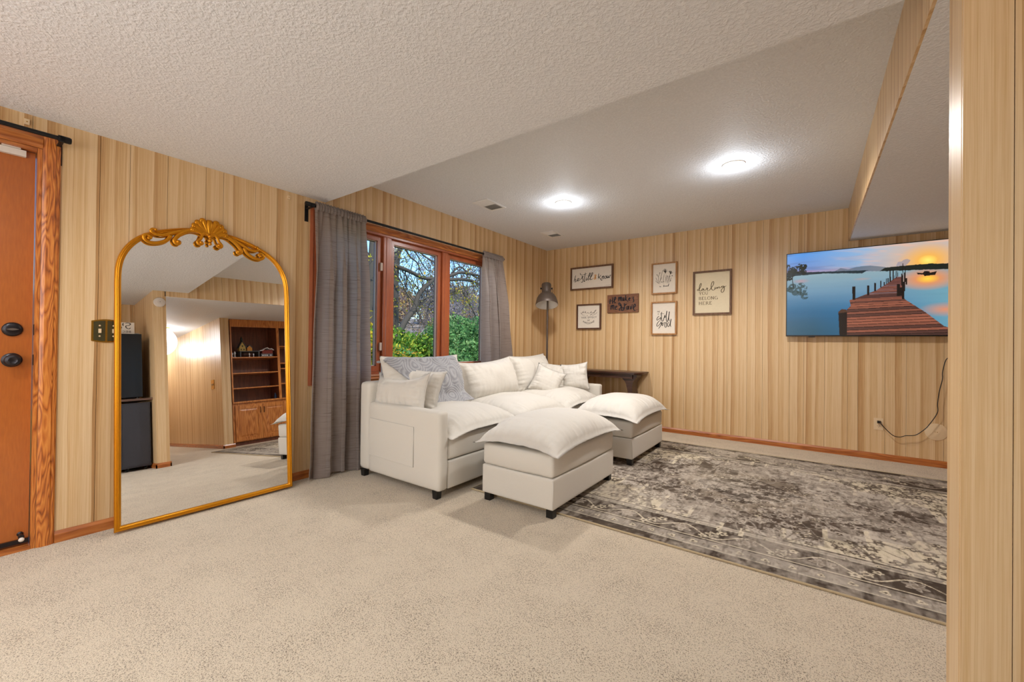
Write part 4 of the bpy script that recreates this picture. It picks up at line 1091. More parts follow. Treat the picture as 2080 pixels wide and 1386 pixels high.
# measured points: lettering strokes on the wall plane, picture outlines in screen fractions, tree limbs in metres
SIGN = {"still":[[[-2.7884,2.1077],[-2.7978,2.075],[-2.8072,2.0405],[-2.8147,2.0145]],[[-2.8151,2.0411],[-2.7975,2.0529],[-2.7856,2.0387],[-2.7902,2.0126],[-2.8068,2.0068]],[[-2.7853,2.0166],[-2.7659,2.0239],[-2.7351,2.0478],[-2.7391,2.0613],[-2.7546,2.0555],[-2.7612,2.0367],[-2.7513,2.0201],[-2.732,2.03],[-2.7127,2.0372]],[[-2.7127,2.0372],[-2.6985,2.0509],[-2.67,2.0773],[-2.6797,2.0869],[-2.6872,2.0744],[-2.6744,2.0428],[-2.6712,2.0164],[-2.6863,1.9958],[-2.6999,2.0073]],[[-2.6326,2.135],[-2.6397,2.0965],[-2.6487,2.0538],[-2.654,2.0194],[-2.6481,2.0032],[-2.6359,2.0179]],[[-2.7168,2.1339],[-2.7088,2.1113],[-2.6799,2.1017],[-2.6323,2.1132],[-2.6086,2.1128]],[[-2.6147,2.0639],[-2.6219,2.0385],[-2.6236,2.0213],[-2.6123,2.0247],[-2.6011,2.0368]],[[-2.6083,2.0868],[-2.6054,2.0813]],[[-2.6011,2.0368],[-2.5706,2.0818],[-2.5569,2.1151],[-2.5645,2.1227],[-2.5755,2.0995],[-2.589,2.0488],[-2.5915,2.023],[-2.5793,2.022]],[[-2.5793,2.022],[-2.547,2.0625],[-2.5214,2.1033],[-2.5197,2.1203],[-2.5309,2.1214],[-2.5454,2.0882],[-2.5561,2.046],[-2.5559,2.0245],[-2.5419,2.0233],[-2.5188,2.0386]],[[-2.4276,2.1051],[-2.4308,2.0697],[-2.4358,2.0232]],[[-2.3928,2.0791],[-2.4134,2.0554],[-2.427,2.0506],[-2.4086,2.0337],[-2.3856,2.0022],[-2.3721,2.0096]],[[-2.3745,2.0605],[-2.3794,2.0186]],[[-2.3779,2.0397],[-2.3619,2.0595],[-2.3529,2.0587],[-2.3561,2.0252],[-2.3435,2.0216]],[[-2.3234,2.0603],[-2.3367,2.0488],[-2.3364,2.0277],[-2.323,2.0224],[-2.3115,2.0383],[-2.3189,2.0583],[-2.3234,2.0603]],[[-2.3012,2.0668],[-2.3044,2.0377],[-2.2972,2.0261],[-2.2868,2.0446],[-2.2834,2.0569],[-2.2831,2.0317],[-2.2724,2.0291],[-2.2612,2.0508],[-2.2587,2.0648],[-2.2437,2.0601]]],"amp":[[[-2.466,2.0232],[-2.4839,2.0614],[-2.4869,2.0848],[-2.475,2.0889],[-2.4684,2.0772],[-2.482,2.057],[-2.4984,2.0412],[-2.4927,2.0253],[-2.4772,2.0352],[-2.4664,2.0557]]],"stillsig":[[[-2.3263,1.9258],[-2.3086,1.9296],[-2.2908,1.9257],[-2.2687,1.93],[-2.2467,1.93]]],"brave":[[[-2.2488,1.7308],[-2.2533,1.6601]],[[-2.2123,1.7496],[-2.2158,1.6667]],[[-2.2625,1.6939],[-2.2076,1.7119]],[[-2.2072,1.6829],[-2.179,1.7187],[-2.1689,1.7389],[-2.176,1.7558],[-2.1862,1.7398],[-2.19,1.6986],[-2.1811,1.6733],[-2.164,1.6849]],[[-2.1278,1.7531],[-2.1297,1.6955]],[[-2.1274,1.7201],[-2.1132,1.7481],[-2.1063,1.7436],[-2.1084,1.6986]],[[-2.1069,1.719],[-2.0962,1.7513],[-2.0876,1.7426],[-2.0897,1.7017],[-2.0786,1.6971]],[[-2.058,1.7409],[-2.0706,1.7335],[-2.0728,1.7049],[-2.0618,1.7003],[-2.0536,1.7244],[-2.0538,1.7407]],[[-2.0537,1.7325],[-2.0533,1.6998],[-2.0441,1.7034]],[[-2.0289,1.7719],[-2.034,1.6988]],[[-2.0076,1.7381],[-2.0284,1.723],[-2.0156,1.702],[-1.9904,1.6804]],[[-1.9906,1.7047],[-1.9701,1.7239],[-1.9743,1.7346],[-1.9842,1.7287],[-1.9839,1.7003],[-1.9657,1.6969]],[[-1.9126,1.7409],[-1.9289,1.7297],[-1.9205,1.7051],[-1.9178,1.6848],[-1.9324,1.671]],[[-2.2356,1.6427],[-2.2385,1.5845]],[[-2.2353,1.6177],[-2.2217,1.6462],[-2.2146,1.6376],[-2.2167,1.5878]],[[-2.2152,1.6168],[-2.2042,1.6454],[-2.1937,1.6325],[-2.195,1.5911],[-2.1845,1.5866]],[[-2.176,1.6028],[-2.1546,1.6184],[-2.1574,1.6309],[-2.1694,1.6273],[-2.1743,1.6027],[-2.1654,1.5817],[-2.15,1.5852]],[[-2.0985,1.5668],[-2.1156,1.5715],[-2.1073,1.5959],[-2.0905,1.6198],[-2.1206,1.6457],[-2.1251,1.6665],[-2.1124,1.67],[-2.0905,1.6198]],[[-2.0952,1.661],[-2.0862,1.6114],[-2.0814,1.5621]],[[-2.0861,1.6032],[-2.065,1.6105],[-2.0563,1.5856],[-2.073,1.5618],[-2.0944,1.5789]],[[-2.0488,1.667],[-2.0441,1.6259],[-2.0478,1.5771]],[[-2.0441,1.6259],[-2.0234,1.6495],[-2.015,1.645]],[[-2.0064,1.6243],[-2.0146,1.6084],[-2.0144,1.584],[-2.0018,1.5794],[-1.9896,1.6073],[-1.9939,1.6237],[-1.9893,1.583],[-1.9769,1.5825]],[[-1.9691,1.6307],[-1.9562,1.5776],[-1.9363,1.6454]],[[-1.9316,1.5888],[-1.8991,1.6156],[-1.8953,1.6395],[-1.9076,1.6441],[-1.922,1.6125],[-1.9192,1.5802],[-1.9067,1.5596],[-1.8904,1.563]]],"good":[[[-1.5828,1.4768],[-1.5971,1.4699],[-1.6132,1.4483],[-1.6166,1.43],[-1.6093,1.4243],[-1.5932,1.4368],[-1.5737,1.4546],[-1.5665,1.4544],[-1.5717,1.4326],[-1.5805,1.4237]],[[-1.5529,1.5306],[-1.5599,1.509],[-1.5595,1.4688],[-1.5555,1.4285],[-1.5464,1.4083],[-1.5359,1.4171],[-1.5256,1.4533],[-1.5135,1.4893],[-1.5167,1.4567],[-1.5097,1.4637],[-1.501,1.4707],[-1.4911,1.5393],[-1.4977,1.4996],[-1.499,1.4489],[-1.4952,1.4162],[-1.4863,1.4015],[-1.476,1.4302],[-1.4594,1.5309],[-1.4676,1.4698],[-1.4673,1.4336],[-1.4583,1.4063]],[[-1.5795,1.5041],[-1.5545,1.5051],[-1.5225,1.5059]],[[-1.5608,1.4141],[-1.5822,1.4146],[-1.6036,1.393],[-1.616,1.3639],[-1.6122,1.3455],[-1.596,1.3526],[-1.5747,1.3778],[-1.5606,1.3995],[-1.5621,1.3666],[-1.5779,1.3377],[-1.5956,1.3123]],[[-1.5498,1.392],[-1.5514,1.3665],[-1.5459,1.3518],[-1.5372,1.3662],[-1.5409,1.3881],[-1.5498,1.392]],[[-1.5606,1.3958],[-1.5498,1.3847],[-1.5214,1.3896],[-1.5109,1.3984]],[[-1.5056,1.3947],[-1.516,1.3767],[-1.5157,1.3441],[-1.5067,1.3294],[-1.4962,1.3401],[-1.4948,1.3691],[-1.4985,1.3891],[-1.4932,1.3908],[-1.4896,1.3835]],[[-1.4582,1.3937],[-1.4721,1.3904],[-1.4807,1.3689],[-1.477,1.3435],[-1.4682,1.3397],[-1.4544,1.3648],[-1.4377,1.4365],[-1.446,1.3899],[-1.4474,1.3574],[-1.4402,1.3357]]],"goodsm":[[[-1.6087,1.5436],[-1.6085,1.5252]],[[-1.596,1.5431],[-1.5959,1.5248]],[[-1.6086,1.5344],[-1.5959,1.534]],[[-1.5878,1.5428],[-1.5876,1.5245]],[[-1.5878,1.5428],[-1.5781,1.5425]],[[-1.5877,1.5337],[-1.5798,1.5334]],[[-1.5876,1.5245],[-1.5779,1.5242]],[[-1.6029,1.5122],[-1.6028,1.4957]],[[-1.5921,1.51],[-1.5975,1.5084],[-1.5931,1.502],[-1.5974,1.4955]]],"darling":[[[-1.1113,1.7937],[-1.1239,1.7914],[-1.1315,1.7815],[-1.1257,1.7738],[-1.1127,1.7844],[-1.0937,1.8247],[-1.0867,1.8528],[-1.094,1.8611],[-1.1035,1.841],[-1.1104,1.8051],[-1.1077,1.7737],[-1.0956,1.7677],[-1.0813,1.7823],[-1.0718,1.7946],[-1.0598,1.7938],[-1.067,1.7917],[-1.0789,1.7847],[-1.0788,1.7743],[-1.0669,1.7761],[-1.0598,1.7886],[-1.0549,1.7754],[-1.043,1.7735],[-1.0288,1.7891],[-1.0242,1.8017],[-1.0156,1.7934],[-1.0192,1.773],[-1.0003,1.7692],[-0.9816,1.791],[-0.9539,1.8351],[-0.9495,1.8655],[-0.9566,1.8737],[-0.9682,1.8618],[-0.9772,1.8266],[-0.9746,1.7905],[-0.9581,1.7689],[-0.9395,1.7779],[-0.9328,1.8055],[-0.9349,1.7878],[-0.9256,1.7846],[-0.9119,1.8025],[-0.9095,1.7861],[-0.8981,1.8005],[-0.8889,1.8049],[-0.8879,1.7897],[-0.8751,1.7938],[-0.8615,1.8081],[-0.8501,1.8123]],[[-0.8388,1.8115],[-0.8547,1.8126],[-0.8614,1.802],[-0.8523,1.7948],[-0.8387,1.8089],[-0.8353,1.7759],[-0.8406,1.7511],[-0.8563,1.7344],[-0.8679,1.7478],[-0.8635,1.7728],[-0.8387,1.7963],[-0.8139,1.8132]]],"stems":[[[-1.5998,1.8974],[-1.5986,1.9531],[-1.6008,2.002]],[[-1.5827,1.8961],[-1.5747,1.9511],[-1.5634,2.0057],[-1.547,2.0667]],[[-1.5386,1.8928],[-1.5375,1.955],[-1.5279,2.013]],[[-1.495,1.8929],[-1.4972,1.9517],[-1.506,2.0007]],[[-1.4749,1.8879],[-1.4654,1.9353],[-1.4592,1.9863]],[[-1.4568,1.9072],[-1.4489,1.9408],[-1.4391,1.9605]],[[-1.6067,1.9014],[-1.624,1.9202],[-1.6414,1.9391]],[[-1.5151,1.9013],[-1.5089,1.9526],[-1.5125,1.9805]],[[-1.5929,1.8899],[-1.5999,1.9044],[-1.6137,1.9159]],[[-1.5557,1.9079],[-1.5575,1.9254]],[[-1.4855,1.9507],[-1.4823,1.9711],[-1.4858,1.9886]],[[-1.485,1.8956],[-1.4755,1.9499],[-1.4528,2.0097]],[[-1.5897,1.9106],[-1.5663,1.9574],[-1.5597,1.9776]],[[-1.6006,1.9811],[-1.6111,1.9994],[-1.6198,2.0159]],[[-1.5973,1.9948],[-1.5873,2.0218],[-1.5841,2.0371]],[[-1.6068,1.9084],[-1.6279,1.9625],[-1.6366,1.9772]],[[-1.5147,2.0308],[-1.5469,2.0597]],[[-1.5147,2.0308],[-1.5386,2.0728]],[[-1.5147,2.0308],[-1.5286,2.0805]],[[-1.5147,2.0308],[-1.5185,2.0812]],[[-1.5147,2.0308],[-1.5067,2.0766]],[[-1.5147,2.0308],[-1.4949,2.0652]],[[-1.5147,2.0308],[-1.488,2.0473]],[[-1.5147,2.0308],[-1.5334,2.0585]],[[-1.5147,2.0308],[-1.52,2.0641]],[[-1.5147,2.0308],[-1.5065,2.0559]],[[-1.4495,2.0128],[-1.4713,2.0423]],[[-1.4495,2.0128],[-1.4681,2.0489]],[[-1.4495,2.0128],[-1.4598,2.0498]],[[-1.4495,2.0128],[-1.4515,2.049]],[[-1.4495,2.0128],[-1.4432,2.0465]],[[-1.4495,2.0128],[-1.4333,2.0405]],[[-1.4495,2.0128],[-1.42,2.0273]],[[-1.4495,2.0128],[-1.4265,2.021]],[[-1.4495,2.0128],[-1.4398,2.0359]]],"dots":[[[-1.6198,2.0159],[-1.6197,2.0072]],[[-1.5841,2.0371],[-1.584,2.0284]],[[-1.5147,2.0308],[-1.5146,2.0221]],[[-1.4311,1.9879],[-1.431,1.9783]],[[-1.4858,1.9886],[-1.4857,1.98]],[[-1.5362,1.9203],[-1.5361,1.9116]],[[-1.5574,1.9167],[-1.5574,1.9088]],[[-1.4512,2.0199],[-1.4511,2.0061]],[[-1.4592,1.9828],[-1.4591,1.9766]],[[-1.4504,1.9272],[-1.4503,1.9186]]],"loved":[[[-1.5797,1.8639],[-1.5851,1.8615],[-1.5789,1.8548],[-1.585,1.8518]],[[-1.5722,1.8588],[-1.5748,1.8545],[-1.5714,1.8522],[-1.5694,1.8569],[-1.5722,1.8588]],[[-1.5382,1.8512],[-1.53,1.8748],[-1.5332,1.8526],[-1.5265,1.8556]],[[-1.5208,1.8621],[-1.5231,1.857],[-1.5187,1.8567],[-1.5181,1.8615],[-1.5131,1.8612]],[[-1.5121,1.8614],[-1.5097,1.8554],[-1.5047,1.8626]],[[-1.503,1.8573],[-1.4963,1.8613],[-1.5007,1.8623],[-1.5006,1.8554],[-1.4913,1.8582]],[[-1.4847,1.8618],[-1.4896,1.8581],[-1.4846,1.855],[-1.4813,1.8609],[-1.4676,1.8857],[-1.4773,1.8572],[-1.4696,1.8583]]],"weird":[[[-2.6978,1.5631],[-2.6903,1.5428],[-2.6794,1.5525],[-2.6686,1.5721],[-2.6611,1.5552],[-2.6504,1.5714],[-2.6577,1.5784]],[[-2.6538,1.5549],[-2.6393,1.5578],[-2.6214,1.577],[-2.6249,1.5705],[-2.6211,1.5505],[-2.603,1.5499],[-2.5887,1.5593],[-2.5813,1.5459],[-2.5634,1.5453],[-2.5457,1.5578],[-2.5351,1.5706],[-2.5385,1.551],[-2.5242,1.5456],[-2.5101,1.5533],[-2.5135,1.5436],[-2.4995,1.553],[-2.4786,1.5816],[-2.4611,1.5891],[-2.4923,1.5462],[-2.4869,1.5394]],[[-2.6902,1.5395],[-2.6607,1.5219],[-2.6243,1.5191]],[[-2.6026,1.5201],[-2.5953,1.5067]],[[-2.5595,1.5155],[-2.5452,1.5183],[-2.5383,1.5346],[-2.5132,1.5174],[-2.4886,1.5264],[-2.4676,1.5355],[-2.4468,1.5577]]]}
TVD = {"pier":[[0.3274,-0.0066],[0.3242,0.2923],[0.345,0.3387],[0.3378,0.4031],[0.3678,0.4215],[0.4706,0.5046],[0.5181,0.5706],[0.5645,0.6403],[0.5833,0.6375],[0.5877,0.5411],[0.5984,0.3941],[0.6597,0.2942],[0.6917,0.2427],[0.7696,0.0933],[0.778,0.0691],[0.7782,-0.0079]],"hillR":[[0.4853,0.7143],[0.509,0.7514],[0.5684,0.7561],[0.6506,0.7563],[0.7103,0.7582],[0.7766,0.7478],[0.7767,0.69],[0.6508,0.6997]],"mist":[[0.2636,0.7511],[0.2921,0.784],[0.3298,0.7615],[0.3713,0.7829],[0.4389,0.7856],[0.483,0.7694],[0.5133,0.7557],[0.4875,0.7139]],"cloud":[[0.56,0.7576],[0.5683,0.8017],[0.585,0.8056],[0.5974,0.8234],[0.6098,0.829],[0.6262,0.8107],[0.614,0.778],[0.6017,0.7552]],"boat":[[0.6528,0.6716],[0.6789,0.6624],[0.6868,0.6838],[0.7065,0.6785],[0.7105,0.6622],[0.7385,0.6732],[0.732,0.6344],[0.6987,0.6327],[0.6869,0.6286],[0.6809,0.6473],[0.6569,0.6511]],"post":[[0.2818,0.2736],[0.2983,0.3015],[0.3195,0.3001],[0.3256,0.2815],[0.3274,-0.0066],[0.2888,-0.0065]],"posts":[[[0.3522,0.5611],[0.3674,0.5592],[0.3678,0.4057],[0.3526,0.4071]],[[0.4253,0.5622],[0.4351,0.5609],[0.4354,0.4514],[0.4256,0.4525]],[[0.4589,0.5869],[0.4677,0.5857],[0.468,0.4946],[0.4592,0.4956]],[[0.4869,0.6058],[0.493,0.6049],[0.4932,0.5308],[0.4871,0.5315]],[[0.5038,0.59],[0.5086,0.5894],[0.5087,0.5514],[0.5039,0.552]],[[0.5136,0.6276],[0.5184,0.6269],[0.5185,0.5685],[0.5138,0.5692]],[[0.5218,0.6315],[0.526,0.6309],[0.5262,0.5818],[0.5219,0.5824]],[[0.5309,0.72],[0.5365,0.719],[0.5368,0.5865],[0.5313,0.5872]],[[0.5441,0.7177],[0.5496,0.7168],[0.5499,0.609],[0.5444,0.6098]],[[0.5593,0.707],[0.5627,0.7065],[0.5629,0.6254],[0.5595,0.6259]],[[0.5653,0.6858],[0.5695,0.6851],[0.5696,0.6396],[0.5654,0.6402]],[[0.551,0.6576],[0.5544,0.6571],[0.5545,0.6216],[0.5511,0.6221]],[[0.5647,0.5593],[0.5781,0.5575],[0.5785,0.4263],[0.5651,0.4277]],[[0.5782,0.5222],[0.5878,0.521],[0.588,0.4303],[0.5784,0.4313]],[[0.5845,0.6726],[0.5903,0.6717],[0.5906,0.5407],[0.5848,0.5415]],[[0.5901,0.7825],[0.5934,0.7819],[0.5943,0.3995],[0.591,0.3998]],[[0.5876,0.5814],[0.5988,0.5799],[0.5993,0.394],[0.5881,0.3951]],[[0.6001,0.7404],[0.6034,0.7398],[0.6038,0.5792],[0.6005,0.5796]],[[0.5961,0.6808],[0.6011,0.68],[0.6015,0.4791],[0.5966,0.4797]],[[0.5663,0.7565],[0.5684,0.7561],[0.5687,0.665],[0.5666,0.6653]],[[0.6041,0.6193],[0.6103,0.6184],[0.6104,0.5482],[0.6043,0.549]]],"tree":[[0.0527,0.8258],[0.0735,0.8447],[0.0264,0.8076],[0.0105,0.776],[0.084,0.7978],[0.0891,0.8307],[0.0049,0.857],[0.0423,0.7822],[0.0055,0.6968],[0.0686,0.7665],[0.0945,0.7623],[0.0266,0.7506]],"treer":[[0.0273,0.557],[0.0485,0.5205],[0.0747,0.4951],[0.0953,0.5153],[0.1003,0.5708],[0.0795,0.6071],[0.0324,0.6019],[0.0113,0.5703],[0.1006,0.4699],[0.0641,0.5527]],"trunk":[[0.0267,0.705],[0.0319,0.7498],[0.0361,0.7491],[0.0321,0.6815],[0.0403,0.5895],[0.0351,0.5845]],"sun":[[0.7003,0.7963]],"orange":[[0.7463,0.2684]]}
BR = [[[[-8.0,6.42,1.28],[-8.0,6.62,1.63],[-8.0,6.88,1.93],[-8.0,7.0,2.26],[-8.0,7.19,2.49],[-8.0,7.45,2.7],[-8.0,7.61,2.8],[-8.0,7.86,2.86],[-8.0,8.11,2.93],[-8.0,8.52,3.08],[-8.0,8.97,3.11],[-8.0,9.44,3.1],[-8.0,9.95,3.02]],0.075,0.03],[[[-8.0,5.96,2.93],[-8.0,6.23,2.93],[-8.0,6.45,2.89],[-8.0,6.75,2.84],[-8.0,7.12,2.75],[-8.0,7.44,2.76],[-8.0,7.79,2.83]],0.06,0.04],[[[-8.0,8.0,2.8],[-8.0,8.53,2.89],[-8.0,9.06,2.91],[-8.0,9.4,2.84],[-8.0,9.95,2.67]],0.05,0.03],[[[-8.1,8.21,2.94],[-8.1,8.47,3.19],[-8.1,8.67,3.26],[-8.1,8.95,3.15],[-8.1,9.25,3.08],[-8.1,9.61,3.05]],0.03,0.015],[[[-7.9,6.98,2.14],[-7.9,7.23,2.25],[-7.9,7.49,2.34],[-7.9,8.02,2.46],[-7.9,8.43,2.61],[-7.9,9.24,2.81]],0.02,0.015],[[[-7.8,6.07,2.84],[-7.8,6.21,2.64],[-7.8,6.35,2.45],[-7.8,6.5,2.24],[-7.8,6.74,2.03],[-7.8,6.83,1.81]],0.018,0.008],[[[-8.3,6.81,3.49],[-8.3,6.99,3.28],[-8.3,7.22,3.17],[-8.3,7.38,2.92],[-8.3,7.59,2.79]],0.025,0.012],[[[-8.4,6.82,3.62],[-8.4,7.2,3.48],[-8.4,7.47,3.22],[-8.4,7.64,3.07],[-8.4,7.88,3.05]],0.02,0.01],[[[-8.2,7.09,3.5],[-8.2,7.42,3.34],[-8.2,7.76,3.25],[-8.2,8.16,3.26]],0.02,0.012],[[[-8.0,6.23,2.5],[-8.0,6.35,2.33],[-8.0,6.38,2.15],[-8.0,6.4,1.85]],0.014,0.006],[[[-9.0,9.74,2.71],[-9.0,10.06,2.37],[-9.0,10.35,2.01],[-9.0,10.7,1.61]],0.03,0.02],[[[-8.0,6.94,1.92],[-8.0,7.14,1.66],[-8.0,7.3,1.35]],0.015,0.006],[[[-8.5,8.06,2.28],[-8.5,7.85,2.16],[-8.5,7.72,1.78],[-8.5,7.45,1.61]],0.015,0.006],[[[-8.3,6.32,3.09],[-8.3,6.57,3.16],[-8.3,6.81,3.22],[-8.3,7.05,3.39]],0.015,0.008]]
TR1 = [[-9.0, 6.39, 3.81], [-9.0, 6.37, 3.29], [-9.0, 6.34, 2.73], [-9.0, 6.32, 1.71], [-9.0, 6.34, 0.75]]
TR2 = [[-9.5, 7.55, 3.97], [-9.5, 7.45, 3.71], [-9.5, 7.36, 3.4], [-9.5, 7.29, 2.85], [-9.5, 7.27, 1.78], [-9.5, 7.27, 0.72]]
CORD = [[0.54, 5.37, 0.384], [0.554, 5.37, 0.365], [0.577, 5.37, 0.331], [0.639, 5.37, 0.263], [0.688, 5.37, 0.252], [0.729, 5.37, 0.27], [0.794, 5.37, 0.284], [0.845, 5.37, 0.331], [0.887, 5.37, 0.391], [0.942, 5.37, 0.51], [0.943, 5.37, 0.593], [0.955, 5.37, 0.712], [0.974, 5.37, 0.82], [0.975, 5.37, 0.888], [0.995, 5.37, 0.996]]

# ------------------------------------------------------------------ writing: brush strokes laid as thin ribbons on a vertical plane (y = const)
def strokes(name, m, parent, sts, y, w, curved=True, taper=True, dx=0.0, dz=0.0, plane='y', thick=0.0008):
    bm = bmesh.new()
    for st in sts:
        P = [Vector((a + dx, 0, b + dz)) for a, b in st]
        if curved and len(P) > 2: P = smooth_path(P, 5)
        k = len(P); lv = []; 
        if k < 2: continue
        for i in range(k):
            t = (P[min(i + 1, k - 1)] - P[max(i - 1, 0)])
            if t.length < 1e-9: t = Vector((1, 0, 0))
            t.normalize()
            nrm = Vector((-t.z, 0, t.x))
            # broad nib: down strokes heavy, cross strokes light
            ww = w * ((0.55 + 0.6 * abs(t.z)) if taper else 1.0)
            if taper and k > 4: ww *= min(1.0, 0.45 + 0.2 * min(i, k - 1 - i))
            lv.append((P[i] + nrm * ww / 2, P[i] - nrm * ww / 2))
        def q(p):
            return (p.x, y, p.z) if plane == 'y' else (y, p.x, p.z)
        vs = [(bm.verts.new(q(a)), bm.verts.new(q(b))) for a, b in lv]
        for (a0, b0), (a1, b1) in zip(vs[:-1], vs[1:]): bm.faces.new((a0, a1, b1, b0))
    o = finish(name, bm, m, parent); o['kind'] = 'stuff'
    sdf = o.modifiers.new('thickness', 'SOLIDIFY'); sdf.thickness = thick; sdf.offset = 0
    return o
def arcpts(cx, cz, rx, rz, a0, a1, n=9): return [(cx + rx * math.cos(R(a0 + (a1 - a0) * i / n)), cz + rz * math.sin(R(a0 + (a1 - a0) * i / n))) for i in range(n + 1)]
GL = {
 'Y': (.9, [[(0, 1), (.45, .5)], [(.9, 1), (.45, .5)], [(.45, .5), (.45, 0)], [(.28, 0), (.62, 0)]]),
 'O': (.95, [arcpts(.47, .5, .45, .5, 0, 360, 20)]),
 'U': (.85, [[(.12, 1), (.12, .35)] + arcpts(.42, .32, .30, .32, 180, 360, 8) + [(.72, 1)], [(0, 1), (.25, 1)], [(.6, 1), (.84, 1)]]),
 'B': (.75, [[(.12, 0), (.12, 1)], [(.0, 1), (.35, 1)] + arcpts(.35, .75, .25, .25, 90, -90, 8) + [(.12, .5)], [(.35, .5)] + arcpts(.38, .25, .30, .25, 90, -90, 8) + [(0, 0)]]),
 'E': (.7, [[(.12, 0), (.12, 1)], [(0, 1), (.62, 1), (.62, .85)], [(.12, .52), (.48, .52)], [(0, 0), (.66, 0), (.66, .16)]]),
 'L': (.65, [[(.12, 0), (.12, 1)], [(0, 1), (.26, 1)], [(0, 0), (.6, 0), (.6, .18)]]),
 'N': (.95, [[(.12, 0), (.12, 1)], [(.12, 1), (.8, 0)], [(.8, 0), (.8, 1)], [(0, 1), (.14, 1)], [(0, 0), (.24, 0)], [(.68, 1), (.92, 1)]]),
 'G': (.95, [arcpts(.48, .5, .46, .5, 45, 340, 18), [(.88, .0), (.88, .42)], [(.66, .42), (.98, .42)]]),
 'H': (.9, [[(.12, 0), (.12, 1)], [(.76, 0), (.76, 1)], [(.12, .52), (.76, .52)], [(0, 1), (.24, 1)], [(0, 0), (.24, 0)], [(.64, 1), (.88, 1)], [(.64, 0), (.88, 0)]]),
 'R': (.85, [[(.12, 0), (.12, 1)], [(0, 1), (.38, 1)] + arcpts(.38, .76, .24, .24, 90, -90, 8) + [(.12, .52)], [(.38, .52), (.78, 0), (.88, .02)], [(0, 0), (.24, 0)]]),
 'S': (.6, [arcpts(.3, .74, .24, .26, 30, 270, 10) + arcpts(.3, .25, .26, .25, 90, -150, 10)]),
 'I': (.3, [[(.14, 0), (.14, 1)]]), 'D': (.85, [[(.1, 0), (.1, 1)], [(0, 1), (.3, 1)] + arcpts(.32, .5, .44, .5, 90, -90, 10) + [(0, 0)]]),
 'F': (.65, [[(.1, 0), (.1, 1)], [(0, 1), (.6, 1)], [(.1, .52), (.45, .52)]]),
 'C': (.85, [arcpts(.46, .5, .44, .5, 45, 315, 14)]), 'T': (.75, [[(.37, 0), (.37, 1)], [(0, .9), (0, 1), (.75, 1), (.75, .9)]]),
 'A': (.85, [[(0, 0), (.42, 1)], [(.42, 1), (.84, 0)], [(.16, .36), (.68, .36)]]),
 'W': (1.2, [[(0, 1), (.3, 0)], [(.3, 0), (.6, 1)], [(.6, 1), (.9, 0)], [(.9, 0), (1.2, 1)]]),
 'M': (1.1, [[(.1, 0), (.15, 1)], [(.15, 1), (.55, .1)], [(.55, .1), (.95, 1)], [(.95, 1), (1.0, 0)]]), ' ': (.5, []),
}
def caps(txt, x0, x1, z0, hgt, slope=0.0, arc=0.0):
    tot = sum(GL[c][0] + 0.22 for c in txt) - 0.22
    sx = (x1 - x0) / tot; x = 0; out = []
    for c in txt:
        w, ss = GL[c]
        for s in ss:
            o = []
            for a, b in s:
                X = (x + a) * sx; f = X / (x1 - x0)
                o.append((x0 + X, z0 + b * hgt + slope * X - arc * math.sin(math.pi * f)))
            out.append(o)
        x += w + 0.22
    return out

def picture(name, label, cat, x0, x1, z0, z1, fm, pm, fw=0.020, depth=0.024, grp='framed word signs on the back wall', tilt=0.0):
    t = empty(name, ((x0 + x1) / 2, YB, (z0 + z1) / 2)); tag(t, label, cat, grp)
    y0, y1 = YB - depth, YB - 0.0005
    def piece(poly_a):  # mitred side
        b = bmesh.new(); prism(b, poly_a, 'y', y0, y1); finish('frame_side', b, fm, t, bevel=0.0012, seg=1)
    g = 0.0003
    piece([(x0, z0), (x1, z0), (x1 - fw, z0 + fw), (x0 + fw, z0 + fw)]); piece([(x0, z1), (x0 + fw, z1 - fw), (x1 - fw, z1 - fw), (x1, z1)])
    piece([(x0, z0 + g), (x0 + fw, z0 + fw + g), (x0 + fw, z1 - fw - g), (x0, z1 - g)]); piece([(x1, z0 + g), (x1, z1 - g), (x1 - fw, z1 - fw - g), (x1 - fw, z0 + fw + g)])
    obox('print', pm, t, x0 + fw - 0.001, x1 - fw + 0.001, YB - 0.014, YB - 0.006, z0 + fw - 0.001, z1 - fw + 0.001)
    return t
YP = YB - 0.0146
p1 = picture('framed_sign', 'wide framed sign reading be still & know, topmost left of the wall group', 'framed sign', -2.868, -2.214, 1.888, 2.218, 'frame_walnut', 'paper', 0.021, 0.03)
strokes('lettering', 'ink', p1, SIGN['still'], YP, 0.0085)
strokes('ampersand', 'ink_gold', p1, SIGN['amp'], YP, 0.009)
strokes('signature', 'ink_soft', p1, SIGN['stillsig'], YP, 0.003)
p2 = picture('framed_sign', 'small square framed sign with fine script below the be still sign', 'framed sign', -2.762, -2.386, 1.318, 1.678, 'frame_brown', 'paper', 0.019, 0.03)
strokes('lettering', 'ink_soft', p2, SIGN['weird'], YP, 0.0055)
strokes('small_capitals', 'ink_soft', p2, caps('SIDE EFFECT', -2.688, -2.455, 1.477, 0.020) + caps('OF', -2.594, -2.556, 1.437, 0.016) + caps('AWESOME', -2.665, -2.487, 1.422, 0.024, arc=0.030), YP, 0.0042, curved=False, taper=False)
p3 = picture('framed_print', 'light wood framed print of black wildflowers, upper of the middle pair', 'framed print', -1.687, -1.370, 1.760, 2.160, 'frame_pine', 'paper', 0.016, 0.034)
strokes('flower_drawing', 'ink_soft', p3, SIGN['stems'], YP, 0.0042)
strokes('flower_heads', 'ink', p3, SIGN['dots'], YP, 0.011, taper=False, curved=False)
strokes('lettering', 'ink', p3, SIGN['loved'], YP, 0.004)
p4 = picture('framed_sign', 'light wood framed sign reading still good, lower of the middle pair', 'framed sign', -1.688, -1.370, 1.238, 1.662, 'frame_pine', 'paper', 0.016, 0.034)
strokes('lettering', 'ink', p4, SIGN['good'], YP, 0.0075)
